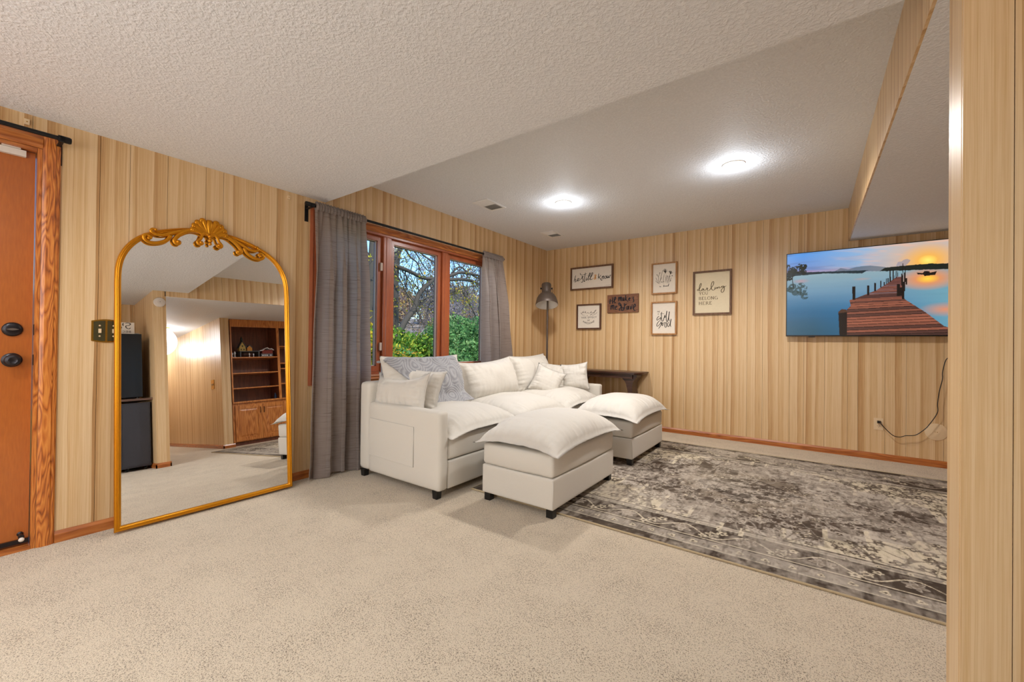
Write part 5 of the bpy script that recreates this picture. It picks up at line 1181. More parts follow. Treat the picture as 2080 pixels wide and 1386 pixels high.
strokes('small_capitals', 'ink_soft', p4, SIGN['goodsm'], YP, 0.0035, curved=False, taper=False)
p5 = picture('framed_sign', 'large cream framed sign reading darling you belong here, nearest the television', 'framed sign', -1.180, -0.756, 1.477, 2.007, 'frame_walnut', 'paper_cream', 0.021, 0.03)
strokes('lettering', 'ink_olive', p5, SIGN['darling'], YP, 0.0068)
strokes('capitals', 'ink_olive', p5, caps('YOU', -1.113, -1.012, 1.721, 0.036) + caps('BELONG', -1.113, -0.905, 1.659, 0.036) + caps('HERE', -1.113, -0.968, 1.600, 0.036), YP, 0.0048, curved=False, taper=True)
bv_ = empty('wooden_plaque', (-2.075, YB, 1.66)); tag(bv_, 'brown wooden board with raised dark script reading He makes me brave', 'wooden sign')
obox('board', 'plaque_wood', bv_, -2.292, -1.858, YB - 0.026, YB - 0.0005, 1.540, 1.786, 0.002)
strokes('lettering', 'ink_navy', bv_, SIGN['brave'], YB - 0.028, 0.0105, thick=0.004)

# ------------------------------------------------------------------ television
tvx0, tvx1, tvz0, tvz1 = -0.222, 1.342, 1.213, 2.103
TVY = 5.350
tv = empty('television', ((tvx0 + tvx1) / 2, YB, 1.66)); tag(tv, 'large flat television on the back wall showing a lake pier at sunset', 'television')
obox('wall_mount', 'black_metal', tv, 0.30, 0.82, 5.405, YB - 0.0005, 1.45, 1.87, 0.002)
obox('back_cover', 'black_plastic', tv, 0.02, 1.10, 5.383, 5.4045, 1.30, 1.98, 0.006)
bm = bmesh.new(); box(bm, tvx0, tvx1, TVY + 0.002, 5.3825, tvz0, tvz1)
finish('cabinet', bm, 'black_plastic', tv, bevel=0.004)
bz = 0.007
boxes('bezel', 'black_plastic', tv, [(tvx0, tvx1, TVY - 0.002, TVY + 0.0018, tvz0, tvz0 + 0.013), (tvx0, tvx1, TVY - 0.002, TVY + 0.0018, tvz1 - bz, tvz1), (tvx0, tvx0 + bz, TVY - 0.002, TVY + 0.0018, tvz0 + 0.013, tvz1 - bz), (tvx1 - bz, tvx1, TVY - 0.002, TVY + 0.0018, tvz0 + 0.013, tvz1 - bz)])
bm = bmesh.new(); prism(bm, [(-0.022, tvz0 - 0.008), (0.03, tvz0 - 0.008), (0.036, tvz0 + 0.001), (-0.028, tvz0 + 0.001)], 'y', TVY + 0.002, TVY + 0.014); finish('sensor_tab', bm, 'black_plastic', tv)
# picture on the screen, painted per vertex
W_, H_ = 560, 320
uu, vv = np.meshgrid(np.linspace(0, 1, W_), np.linspace(0, 1, H_))
def c3(r, g, b): return np.array(srgb(r, g, b)[:3])
def mixc(A, B, f): return A * (1 - f[..., None]) + np.asarray(B) * f[..., None]
rng = np.random.RandomState(4)
def vnoise(X, Y, sx, sy, seed=0, octv=3):
    out = np.zeros_like(X); amp = 1; tot = 0
    for o in range(octv):
        rg = np.random.RandomState(seed * 13 + o); G = rg.rand(200, 200)
        x = (X * sx * 2 ** o) % 199; y = (Y * sy * 2 ** o) % 199
        xi = x.astype(int); yi = y.astype(int); fx = x - xi; fy = y - yi
        fx = fx * fx * (3 - 2 * fx); fy = fy * fy * (3 - 2 * fy)
        v = G[yi % 200, xi % 200] * (1 - fx) * (1 - fy) + G[yi % 200, (xi + 1) % 200] * fx * (1 - fy) + G[(yi + 1) % 200, xi % 200] * (1 - fx) * fy + G[(yi + 1) % 200, (xi + 1) % 200] * fx * fy
        out += v * amp; tot += amp; amp *= 0.5
    return out / tot
def inpoly(X, Y, pts):
    ins = np.zeros(X.shape, bool); n = len(pts)
    for i in range(n):
        x1, y1 = pts[i]; x2, y2 = pts[(i + 1) % n]
        if y1 == y2: continue
        c = ((y1 > Y) != (y2 > Y)) & (X < (x2 - x1) * (Y - y1) / (y2 - y1) + x1)
        ins ^= c
    return ins
hz = 0.755 - 0.082 * uu            # waterline as it runs in the picture
sunx, suny = TVD['sun'][0][0], TVD['sun'][0][1]
sx = np.clip(uu / 0.78, 0, 1.3)
def sky_col(U, Vn, hor):
    t = np.clip((Vn - hor) / (1 - hor + 1e-6), 0, 1)
    base = mixc(np.zeros(U.shape + (3,)) + c3(128, 146, 196), c3(92, 160, 230), t)
    base = mixc(base, c3(176, 200, 214), np.clip(1.7 * U / 0.78 - 0.2, 0, 1) * 0.9)
    d = np.hypot((U - sunx) * 1.78, (Vn - suny) * 1.3)
    base = mixc(base, c3(236, 178, 120), np.clip(1 - d / 0.55, 0, 1) ** 0.9 * 0.85)
    base = mixc(base, c3(255, 190, 60), np.clip(1 - d / 0.24, 0, 1) ** 0.9)
    base = mixc(base, c3(255, 240, 130), np.clip(1 - d / 0.075, 0, 1) ** 0.8)
    st = vnoise(U + Vn * 0.3, Vn, 5, 22, 3)
    base = mixc(base, c3(92, 112, 158), np.clip((st - 0.55) * 4, 0, 1) * np.clip(1.1 - U * 1.9, 0, 1) * 0.7)
    base = mixc(base, c3(240, 190, 160), np.clip((vnoise(U, Vn + U * 0.2, 7, 26, 9) - 0.58) * 5, 0, 1) * np.clip(U * 2 - 0.3, 0, 1) * 0.6)
    base = mixc(base, c3(206, 152, 168), np.clip(1 - np.abs(t - 0.10) / 0.10, 0, 1) * np.clip(1 - U * 2.0, 0, 1) * 0.6)
    return base
img = sky_col(uu, vv, hz)
water = vv < hz
refl_v = hz + (hz - vv) * 0.45
wc = sky_col(uu, np.clip(refl_v, 0, 1), hz)
deep = np.clip((hz - vv) / 0.7, 0, 1)
wcol = mixc(np.zeros(uu.shape + (3,)) + c3(150, 176, 186), c3(56, 124, 170), np.clip(deep * 1.5, 0, 1))
wcol = mixc(wcol, c3(34, 92, 116), np.clip(deep * 1.6 - 0.55, 0, 1) * np.clip(1.3 - uu * 2.0, 0, 1))
wcol = mixc(wcol, c3(120, 170, 184), np.clip((uu - 0.50) * 3.2, 0, 1) * 0.9)
dsun = np.hypot((uu - sunx) * 1.2, (vv - (0.60)) * 1.35)
wcol = mixc(wcol, c3(255, 150, 30), np.clip(1 - dsun / 0.17, 0, 1) ** 0.8)
wcol = mixc(wcol, c3(255, 222, 90), np.clip(1 - np.hypot((uu - sunx) * 1.4, (vv - 0.60) * 1.5) / 0.075, 0, 1))
ox, oy = TVD['orange'][0]
wcol = mixc(wcol, c3(226, 150, 110), np.clip(1 - np.hypot((uu - ox - 0.03) * 1.1, (vv - oy) * 1.6) / 0.13, 0, 1) * 0.95)
wcol = mixc(wcol, c3(206, 150, 150), np.clip(1 - np.hypot((uu - 0.08) * 3, (vv - 0.66) * 5) / 0.16, 0, 1) * 0.6)
wcol = mixc(wcol, c3(196, 160, 150), np.clip(1 - np.hypot((uu - 0.40) * 3, (vv - 0.64) * 8) / 0.16, 0, 1) * 0.5)
wcol *= (0.96 + 0.08 * vnoise(uu, vv, 4, 30, 5))[..., None]
img[water] = wcol[water]
def paint(poly, c, jag=0.0, soft=None):
    X, Y = uu, vv
    if jag: Y = vv + (vnoise(uu, vv, 60, 60, 7) - 0.5) * jag
    m_ = inpoly(X, Y, poly); img[m_] = c if not callable(c) else c(m_)
    return m_
m_ = inpoly(uu, vv, TVD['mist']); img[m_] = mixc(img, c3(98, 112, 124), np.full(uu.shape, 0.75))[m_]
paint([(0.0, 0.775), (0.43, 0.735), (0.40, 0.705), (0.2, 0.735), (0.0, 0.725)], c3(38, 56, 66), 0.006)
hr = TVD['hillR']; paint(hr[:-2] + [(1.01, 0.815), (1.01, 0.672)] + hr[-2:-1] + hr[-1:], c3(30, 40, 36), 0.010)
m_ = inpoly(uu, vv, TVD['cloud']); img[m_] = mixc(img, c3(150, 150, 168), np.full(uu.shape, 0.7))[m_]
paint(TVD['boat'], c3(24, 20, 20))
for i, (a, b) in enumerate(TVD['tree']):
    r = 0.020 + 0.008 * (i % 3); m_ = (np.hypot((uu - a) * 1.7, vv - b) < r + 0.02 * (vnoise(uu, vv, 90, 90, i) - 0.45)) & (vnoise(uu, vv, 120, 90, i + 3) > 0.36)
    img[m_] = c3(22, 34, 28)
for i, (a, b) in enumerate(TVD['treer']):
    m_ = (np.hypot((uu - a) * 1.6, vv - b) < 0.034) & (vnoise(uu, vv, 80, 40, i + 20) > 0.42)
    img[m_] = mixc(img, c3(40, 66, 62), np.full(uu.shape, 0.75))[m_]
paint(TVD['trunk'], c3(22, 28, 26))
pier = TVD['pier'][:-2] + [(0.86, 0.02), (0.93, -0.02)] + [(0.45, -0.02)]
pm_ = inpoly(uu, vv, pier)
f = np.clip((0.60 - vv) / 0.60, 0.0, 1)
cnt = 17.0 * (f ** 0.62)
# planks run across the pier, closer together with distance
ph = (1.0 / (1.04 - np.clip(f, 0, 1)) ** 0.0)
tt = np.where(vv < 0.28, (0.28 - vv) / 0.030, -(vv - 0.28) / (0.030 * np.clip(1 - (vv - 0.28) / 0.42, 0.25, 1)))
tt = tt + (uu - 0.5) * 2.2 * (vv < 2)
pk = np.floor(tt); fr_ = tt - pk
pr_ = np.random.RandomState(2).rand(4000); pv = pr_[(pk.astype(int) + 2000) % 4000]
colr = mixc(np.zeros(uu.shape + (3,)) + c3(84, 58, 54), c3(160, 100, 80), np.clip(pv * 1.3 - 0.2, 0, 1))
colr = mixc(colr, c3(158, 150, 160), np.clip(1 - np.abs(pv - 0.5) * 9, 0, 1) * 0.9)
colr = mixc(colr, c3(24, 14, 14), (fr_ < 0.20).astype(float) * 0.9)
colr *= (0.75 + 0.5 * vnoise(uu, vv, 25, 160, 8))[..., None]
colr = mixc(colr, c3(120, 76, 72), np.clip((vv - 0.34) * 4, 0, 1) * 0.6)
img[pm_] = colr[pm_]
for poly in TVD['posts']: paint(poly, c3(26, 20, 20))
pb = TVD['post']; paint(pb[:-2] + [(pb[-2][0], -0.02), (pb[-1][0], -0.02)], c3(28, 20, 20))
paint(pb[:4] + [(pb[3][0], pb[3][1] - 0.015), (pb[0][0], pb[0][1] - 0.018)], c3(88, 60, 46))
sx0, sx1, sz0, sz1 = tvx0 + bz, tvx1 - bz, tvz0 + 0.013, tvz1 - bz
P = np.stack([sx0 + uu * (sx1 - sx0), np.full(uu.shape, TVY), sz0 + vv * (sz1 - sz0)], -1).reshape(-1, 3)
idx = np.arange(W_ * H_).reshape(H_, W_)
q = np.stack([idx[:-1, :-1], idx[:-1, 1:], idx[1:, 1:], idx[1:, :-1]], -1).reshape(-1, 4)
np_mesh('screen', P, q, 'screen_picture', tv, cols=np.clip(img.reshape(-1, 3), 0, 1) ** 1.12, org=ORG[tv])

# power cord hanging from behind the television to the outlet
cp = [Vector((a[0], 5.372 if 0 < i else 5.400, a[2])) for i, a in enumerate(CORD)]
cp += [Vector((1.03, 5.378, 1.05)), Vector((1.05, 5.392, 1.22)), Vector((1.04, 5.398, 1.31))]
bm = bmesh.new(); tube(bm, smooth_path(cp, 6), 0.0036, sides=8)
cd = finish('power_cord', bm, 'black_plastic', None, smooth=True, org=cp[0]); tag(cd, 'black power cord looping from the outlet up behind the television', 'cord')
ox_, oz_ = 0.5425, 0.350
bm = bmesh.new(); box(bm, ox_ - 0.012, ox_ + 0.014, 5.392, YB - 0.0045, oz_ + 0.012, oz_ + 0.034); finish('plug', bm, 'black_plastic', cd, bevel=0.003)
ol = empty('outlet_plate', (ox_, YB, oz_)); tag(ol, 'beige double wall outlet low on the back wall with a black plug in it', 'outlet')
obox('plate', 'ivory', ol, ox_ - 0.035, ox_ + 0.035, YB - 0.004, YB - 0.0003, oz_ - 0.058, oz_ + 0.058, 0.002)
for z in (0.022, -0.022):
    bm = bmesh.new(); lathe(bm, [(0.0165, 0), (0.0165, 0.0012), (0, 0.0014)], (ox_, YB - 0.004, oz_ + z), (0, -1, 0), 24); rc = finish('receptacle', bm, 'ivory', ol, smooth='auto')
    if z < 0: boxes('slot', 'ink', rc, [(ox_ - 0.0075, ox_ - 0.0055, YB - 0.0062, YB - 0.0052, oz_ + z + 0.000, oz_ + z + 0.008), (ox_ + 0.0055, ox_ + 0.0075, YB - 0.0062, YB - 0.0052, oz_ + z + 0.001, oz_ + z + 0.007), (ox_ - 0.002, ox_ + 0.002, YB - 0.0062, YB - 0.0052, oz_ + z - 0.009, oz_ + z - 0.005)])
cv_ = empty('cable_cover', (0.945, YB, 0.325)); tag(cv_, 'round beige blank cover on the back wall under the television', 'wall cover')
bm = bmesh.new(); lathe(bm, [(0.078, 0.0005), (0.078, 0.003), (0.072, 0.0055), (0, 0.006)], (0.945, YB, 0.325), (0, -1, 0), 48); finish('disc', bm, 'ivory', cv_, smooth='auto')
bm = bmesh.new()
for dx in (-0.007, 0.007): lathe(bm, [(0.003, 0.0062), (0, 0.0075)], (0.945 + dx, YB, 0.325), (0, -1, 0), 12)
finish('screw', bm, 'brass', cv_)

# ------------------------------------------------------------------ rug, woven pattern painted per vertex
RX0, RX1, RY0, RY1 = -2.062, 1.300, 2.352, 4.880
nx_, ny_ = 680, 512
X, Y = np.meshgrid(np.linspace(0, RX1 - RX0, nx_), np.linspace(0, RY1 - RY0, ny_))
LX_, LY_ = RX1 - RX0, RY1 - RY0
dk, md, lt, cr_, tn = c3(70, 59, 50), c3(140, 127, 112), c3(176, 165, 152), c3(210, 197, 172), c3(190, 170, 130)
ed = np.minimum(np.minimum(X, LX_ - X), np.minimum(Y, LY_ - Y))
col_ = np.zeros(X.shape + (3,)) + md
n1 = vnoise(X, Y, 3.2, 3.2, 31, 5); n2 = vnoise(X, Y, 26, 26, 33, 3); n3 = vnoise(X, Y, 1.3, 1.3, 35, 3); n4 = vnoise(X, Y, 70, 18, 36, 2)
def setc(mask, c, f=1.0): col_[mask] = col_[mask] * (1 - f) + c * f
# field: dark medallion with stepped edge, cream corner spandrels
cx, cy = LX_ / 2, LY_ / 2
ax_, ay_ = np.abs(X - cx), np.abs(Y - cy)
stp = np.round(ay_ / 0.14) * 0.14
inm = ax_ / 1.25 + stp / 0.88 < 1.0
field = ed > 0.44
setc(field, cr_)
setc(field & (ax_ / 1.42 + stp / 1.02 < 1.0), lt)
setc(field & inm, dk * 1.35)
setc(field & (ax_ / 0.62 + stp / 0.52 < 1.0), md)
setc(field & (ax_ / 0.40 + ay_ / 0.34 < 1.0), dk)
# borders
setc(ed < 0.44, lt * 0.75); setc(ed < 0.37, dk * 1.1); setc(ed < 0.18, lt * 0.72); setc(ed < 0.065, dk * 1.05)
for e0 in (0.44, 0.375, 0.18, 0.07): setc(np.abs(ed - e0) < 0.006, dk * 0.8)
for e0 in (0.425, 0.39, 0.195, 0.085): setc(np.abs(ed - e0) < 0.004, cr_)
setc(np.abs(np.abs(ax_ / 1.25 + stp / 0.88 - 1.0)) < 0.010, cr_)
res = LX_ / nx_
def stamp(px, py, r, petals, cf, co, cc, rot=0.0):
    i0, i1 = int(max(0, (px - r * 1.4) / res)), int(min(nx_, (px + r * 1.4) / res + 1)); sy = LY_ / ny_
    j0, j1 = int(max(0, (py - r * 1.4) / sy)), int(min(ny_, (py + r * 1.4) / sy + 1))
    if i1 <= i0 or j1 <= j0: return
    a, b = X[j0:j1, i0:i1] - px, Y[j0:j1, i0:i1] - py
    th = np.arctan2(b, a) + rot; rr = np.hypot(a, b); rb = r * (0.80 + 0.22 * np.cos(petals * th))
    s = col_[j0:j1, i0:i1]
    s[(rr < rb)] = co; s[(rr < rb - 0.010)] = cf
    s[(rr < r * 0.42)] = co; s[(rr < r * 0.30)] = cc
rd = random.Random(9)
def border_motifs(dist, step, r, petals, cf, co, cc, ph=0.0):
    per = []
    x = dist + ph * step
    while x < LX_ - dist: per += [(x, dist), (x, LY_ - dist)]; x += step
    y = dist + step * (0.5 + ph)
    while y < LY_ - dist: per += [(dist, y), (LX_ - dist, y)]; y += step
    for px, py in per: stamp(px, py, r * rd.uniform(0.8, 1.1), petals, cf, co, cc, rd.random())
border_motifs(0.28, 0.34, 0.060, 6, md, lt, md, 0.4)
border_motifs(0.235, 0.34, 0.030, 5, cr_, cr_, dk, 0.9); border_motifs(0.325, 0.34, 0.030, 5, cr_, cr_, dk, 0.9)
border_motifs(0.28, 0.34, 0.036, 5, md, cr_, dk, 0.9)
border_motifs(0.13, 0.115, 0.022, 3, md, cr_, dk, 0.2); border_motifs(0.405, 0.12, 0.016, 3, md, cr_, dk, 0.1); border_motifs(0.13, 0.115, 0.012, 4, dk, md, dk, 0.7)
# vines
s_ = np.where(np.minimum(X, LX_ - X) < np.minimum(Y, LY_ - Y), Y, X)
vm = np.abs(ed - 0.28 - 0.055 * np.sin(s_ * 2 * np.pi / 0.34)) < 0.006
setc(vm & (ed > 0.19) & (ed < 0.37), cr_)
for _ in range(900):
    px, py = rd.uniform(0.46, LX_ - 0.46), rd.uniform(0.46, LY_ - 0.46)
    j, i = int(py / LY_ * (ny_ - 1)), int(px / LX_ * (nx_ - 1))
    darkf = col_[j, i].mean() < md.mean()
    r = rd.choice((0.016, 0.020, 0.030, 0.042))
    if darkf: stamp(px, py, r, rd.choice((4, 5, 6)), md * 0.9, lt, dk, rd.random() * 3)
    else: stamp(px, py, r, rd.choice((4, 5, 6)), md, dk * 1.2, cr_, rd.random() * 3)
curl = np.abs(np.sin(18 * X + 5 * np.sin(9 * Y + 2 * n3) + 3 * np.cos(14 * Y)) + np.cos(16 * Y + 4 * np.sin(11 * X))) < 0.13
setc(field & curl & inm, lt, 0.8); setc(field & curl & ~inm, dk * 1.2, 0.8)
# distressing
wear = np.clip((n1 * 0.55 + n2 * 0.25 + n4 * 0.2 - 0.44) * 6, 0, 1)
bright = np.clip((n3 - 0.42) * 3.0, 0, 1)
col_ = mixc(col_, lt * 0.95, wear * 0.62)
col_ = mixc(col_, dk * 1.1, np.clip((0.47 - n1 * 0.6 - n4 * 0.4) * 7.0, 0, 1) * 0.5)
col_ = mixc(col_, cr_, bright * 0.12)
col_ = mixc(col_, dk, np.clip((n4 - 0.60) * 4, 0, 1) * 0.5)
col_ *= (0.70 + 0.60 * n2)[..., None]
ZR = np.full(X.shape, RUGZ - 0.0006) + 0.0008 * (n2 - 0.5)
P = np.stack([X + RX0, Y + RY0, ZR], -1).reshape(-1, 3)
idx = np.arange(nx_ * ny_).reshape(ny_, nx_)
q = np.stack([idx[:-1, :-1], idx[:-1, 1:], idx[1:, 1:], idx[1:, :-1]], -1).reshape(-1, 4)
rug = empty('area_rug', (RX0, RY0, 0)); tag(rug, 'large distressed grey and cream patterned rug under the ottomans', 'rug')
np_mesh('pile', P, q, 'rug_weave', rug, cols=np.clip(col_.reshape(-1, 3), 0, 1), org=ORG[rug])
obox('backing', 'rug_binding', rug, RX0, RX1, RY0, RY1, 0.0004, RUGZ - 0.002)
bm = bmesh.new()
tube(bm, [(RX0, RY0, 0.0062), (RX1, RY0, 0.0062), (RX1, RY1, 0.0062), (RX0, RY1, 0.0062)], 0.0060, sides=8, closed=True); finish('binding', bm, 'rug_binding', rug)

# ------------------------------------------------------------------ things behind the camera that the mirror shows
# counter board across the alcove, fridge, two rolling cases, sign
cb_ = empty('counter_board', (0.85, 0.4, 0.87)); tag(cb_, 'brown board shelf across the alcove carrying the small black fridge, seen in the mirror', 'shelf')
obox('board', 'shelf_board', cb_, 0.43, XA - 0.001, -0.80, 1.488, 0.862, 0.888, 0.002)
for y in (-0.70, 0.30, 1.40): obox('cleat', 'shelf_board', cb_, XA - 0.04, XA - 0.001, y, y + 0.06, 0.80, 0.8615, 0.002)
fz0, fz1 = 0.889, 1.712
fr_ = empty('mini_fridge', (0.75, 1.14, fz0)); tag(fr_, 'small black refrigerator standing on the alcove board, seen in the mirror', 'refrigerator')
obox('body', 'appliance_black', fr_, 0.53, 1.02, 0.86, 1.405, fz0 + 0.018, fz1, 0.008)
bm = bmesh.new()
pts = [(0.524, 0.862)] + [(0.478 - 0.016 * math.sin(math.pi * i / 12), 0.862 + 0.541 * i / 12) for i in range(13)] + [(0.524, 1.403)]
prism(bm, pts, 'z', fz0 + 0.022, fz1 - 0.002); dd = finish('door', bm, 'appliance_black', fr_, bevel=0.004)
bm = bmesh.new(); tube(bm, [(0.474, 0.875, 1.10), (0.462, 0.873, 1.14), (0.462, 0.873, 1.45), (0.474, 0.875, 1.49)], 0.007); finish('handle', bm, 'appliance_side', dd, smooth=True)
for x in (0.56, 0.99):
    for y in (0.90, 1.37): bm = bmesh.new(); lathe(bm, [(0, 0), (0.014, 0), (0.014, 0.018), (0, 0.018)], (x, y, fz0 - 0.0005), seg=12); finish('foot', bm, 'black_plastic', fr_)
obox('top_hinge', 'vent_grey', fr_, 0.50, 0.56, 1.345, 1.385, fz1 + 0.0003, fz1 + 0.012, 0.002)
sg = empty('tabletop_sign', (0.60, 1.14, fz1)); tag(sg, 'small cream sign with black script standing on the fridge, seen reversed in the mirror', 'sign')
obox('panel_board', 'paper', sg, 0.570, 0.585, 0.98, 1.352, fz1 + 0.0005, 1.872, 0.002)
S_sc = [[(0.02, 0.0)]]
def script_s(pts, y0, z0, s): return [[(y0 - a * s, z0 + b * s) for a, b in st] for st in pts]
sipz = [[(0.62, 0.92), (0.30, 1.0), (0.05, 0.86), (0.20, 0.68), (0.52, 0.58), (0.48, 0.30), (0.20, 0.18), (0.06, 0.34)], [(0.78, 1.0), (0.84, 0.80), (0.80, 0.55)], [(1.00, 0.80), (1.10, 0.72), (1.06, 0.50), (0.98, 0.30), (1.08, 0.22)], [(1.30, 0.85), (1.22, 0.62), (1.38, 0.50)], [(1.5, 0.9), (1.45, 0.4), (1.62, 0.5), (1.6, 0.75), (1.45, 0.7)]]
strokes('lettering', 'ink', sg, script_s(sipz, 1.320, fz1 + 0.062, 0.092), 0.5685, 0.009, plane='x')
strokes('small_capitals', 'ink_soft', sg, [[(1.318 - a, b) for a, b in st] for st in caps('BECAUSE', 0, 0.20, fz1 + 0.030, 0.022)], 0.5685, 0.004, curved=False, taper=False, plane='x')
def rolling_case(y0, y1, x0, label, zt=0.835):
    t = empty('rolling_case', ((x0 + 0.3), (y0 + y1) / 2, 0)); tag(t, label, 'case', 'black cases under the alcove board')
    obox('body', 'appliance_side', t, x0, x0 + 0.55, y0, y1, 0.045, zt, 0.010)
    obox('front_panel', 'appliance_side', t, x0 - 0.012, x0 - 0.0005, y0 + 0.012, y1 - 0.012, 0.065, zt - 0.015, 0.003)
    for x in (x0 + 0.05, x0 + 0.5):
        for y in (y0 + 0.05, y1 - 0.05):
            bm = bmesh.new(); tube(bm, [(x, y - 0.011, 0.021), (x, y + 0.011, 0.021)], 0.021, sides=16); cs_ = finish('caster', bm, 'black_plastic', t, smooth='auto')
            bm = bmesh.new(); prism(bm, [(x - 0.012, 0.0445), (x + 0.012, 0.0445), (x + 0.012, 0.0458), (x - 0.012, 0.0458)], 'y', y - 0.012, y + 0.0125); prism(bm, [(x - 0.012, 0.020), (x + 0.012, 0.020), (x + 0.016, 0.0455), (x - 0.016, 0.0455)], 'y', y + 0.012, y + 0.0145); finish('fork', bm, 'vent_grey', cs_)
rolling_case(1.195, 1.470, 0.46, 'black case under the alcove board, against the partition, seen in the mirror')
rolling_case(0.70, 1.085, 0.47, 'black case with raised front panel left of the other in the mirror', 0.80)
sd_ = empty('smoke_detector', (XS, 1.553, 2.105)); tag(sd_, 'round white smoke detector high on the partition end, seen in the mirror', 'smoke detector')
bm = bmesh.new(); lathe(bm, [(0.062, 0.0005), (0.062, 0.012), (0.056, 0.022), (0.030, 0.030), (0.028, 0.034), (0, 0.035)], (XS, 1.553, 2.105), (-1, 0, 0), 40); finish('housing', bm, 'white_plastic', sd_, smooth='auto')
bm = bmesh.new(); lathe(bm, [(0.006, 0.0351), (0.006, 0.037), (0, 0.037)], (XS, 1.553, 2.105), (-1, 0, 0), 12); finish('button', bm, 'vent_grey', sd_)
hs_ = empty('switch_plate', (2.02, 2.62, 1.09)); tag(hs_, 'small brass switch plate on the hall wall, seen in the mirror', 'light switch')
obox('backplate', 'brass', hs_, 1.955, 2.085, 2.612, 2.6198, 1.01, 1.17, 0.003)
for x in (1.99, 2.05): obox('toggle', 'ivory', hs_, x - 0.006, x + 0.006, 2.600, 2.6118, 1.075, 1.105, 0.002)

# built-in bookcase along the right wall
bkX0, bkX1, bkY0, bkY1 = 1.652, XR - 0.001, 2.782, 5.425
bk = empty('bookcase', (1.85, 4.1, 0)); tag(bk, 'built-in oak bookcase with cupboards below, on the right wall, seen in the mirror', 'bookcase')
bays = [bkY0, 3.56, 4.50, bkY1]
obox('back_panel', 'cabinet_inner', bk, bkX1 - 0.012, bkX1, bkY0, bkY1, 0.10, 2.185)
obox('plinth', 'cabinet_inner', bk, bkX0 + 0.06, bkX1 - 0.0125, bkY0 + 0.003, bkY1 - 0.003, 0.0, 0.060)
boxes('base_cabinet', 'cabinet_oak', bk, [(bkX0 + 0.021, bkX0 + 0.04, bkY0 + 0.001, bkY1 - 0.001, 0.061, 0.72), (bkX0 + 0.041, bkX1 - 0.0125, bkY0 + 0.001, bkY0 + 0.02, 0.061, 0.72), (bkX0 + 0.041, bkX1 - 0.0125, bkY1 - 0.02, bkY1 - 0.001, 0.061, 0.72)])
obox('counter', 'cabinet_oak', bk, bkX0 - 0.012, bkX1 - 0.013, bkY0 + 0.001, bkY1 - 0.001, 0.7205, 0.748, 0.004)
obox('top_rail', 'cabinet_oak', bk, bkX0 + 0.002, bkX0 + 0.022, bkY0 + 0.001, bkY1 - 0.001, 2.055, 2.187, 0.002)
obox('top_board', 'cabinet_oak', bk, bkX0 + 0.023, bkX1 - 0.013, bkY0 + 0.001, bkY1 - 0.001, 2.165, 2.185)
for i, y in enumerate(bays):
    a = (y, y + 0.022) if i == 0 else ((y - 0.023, y - 0.001) if i == 3 else (y - 0.022, y + 0.022))
    obox('upright', 'cabinet_oak', bk, bkX0 + 0.002, bkX0 + 0.021, a[0] + 0.001, a[1], 0.7485, 2.054, 0.001)
    obox('partition', 'cabinet_inner', bk, bkX0 + 0.0215, bkX1 - 0.0125, (a[0] + a[1]) / 2 - 0.009, (a[0] + a[1]) / 2 + 0.009, 0.7485, 2.164)
shz = {0: (0.985, 1.245, 1.520), 1: (1.02, 1.30, 1.40, 1.72), 2: (1.02, 1.35, 1.70)}
for k in range(3):
    for z in shz[k]:
        obox('shelf', 'cabinet_oak', bk, bkX0 + 0.006 if k == 0 else bkX0 + 0.022, bkX1 - 0.0125, bays[k] + 0.023, bays[k + 1] - 0.023, z - 0.018, z, 0.0015)
def cab_door(y0, y1, z0, z1, hside):
    x0 = bkX0
    d = obox('door', 'cabinet_oak', bk, x0 + 0.008, x0 + 0.020, y0, y1, z0, z1, 0.001)
    f = 0.062
    boxes('door_frame', 'cabinet_oak', d, [(x0, x0 + 0.0078, y0, y0 + f, z0, z1), (x0, x0 + 0.0078, y1 - f, y1, z0, z1), (x0, x0 + 0.0078, y0 + f, y1 - f, z0, z0 + f), (x0, x0 + 0.0078, y0 + f, y1 - f, z1 - f, z1)], bevel=0.003)
    bm = bmesh.new(); a, b, c, e = y0 + f + 0.012, y1 - f - 0.012, z0 + f + 0.012, z1 - f - 0.012; g = 0.022
    o_ = [bm.verts.new((x0 + 0.0078, *p)) for p in ((a, c), (b, c), (b, e), (a, e))]; n_ = [bm.verts.new((x0 + 0.001, *p)) for p in ((a + g, c + g), (b - g, c + g), (b - g, e - g), (a + g, e - g))]
    bm.faces.new(n_)
    for i in range(4): bm.faces.new((o_[i], o_[(i + 1) % 4], n_[(i + 1) % 4], n_[i]))
    finish('raised_panel', bm, 'cabinet_oak', d)
    yh = y1 - 0.028 if hside > 0 else y0 + 0.028
    bm = bmesh.new(); tube(bm, smooth_path([(x0, yh, z1 - 0.055), (x0 - 0.020, yh, z1 - 0.070), (x0 - 0.022, yh, z1 - 0.105), (x0 - 0.020, yh, z1 - 0.140), (x0, yh, z1 - 0.155)], 4), 0.005)
    finish('handle', bm, 'bronze', d, smooth=True)
for (a, b) in ((2.815, 3.655), (3.700, 4.540), (4.585, 5.405)):
    m_ = (a + b) / 2
    cab_door(a, m_ - 0.002, 0.075, 0.680, 1); cab_door(m_ + 0.002, b, 0.075, 0.680, -1)

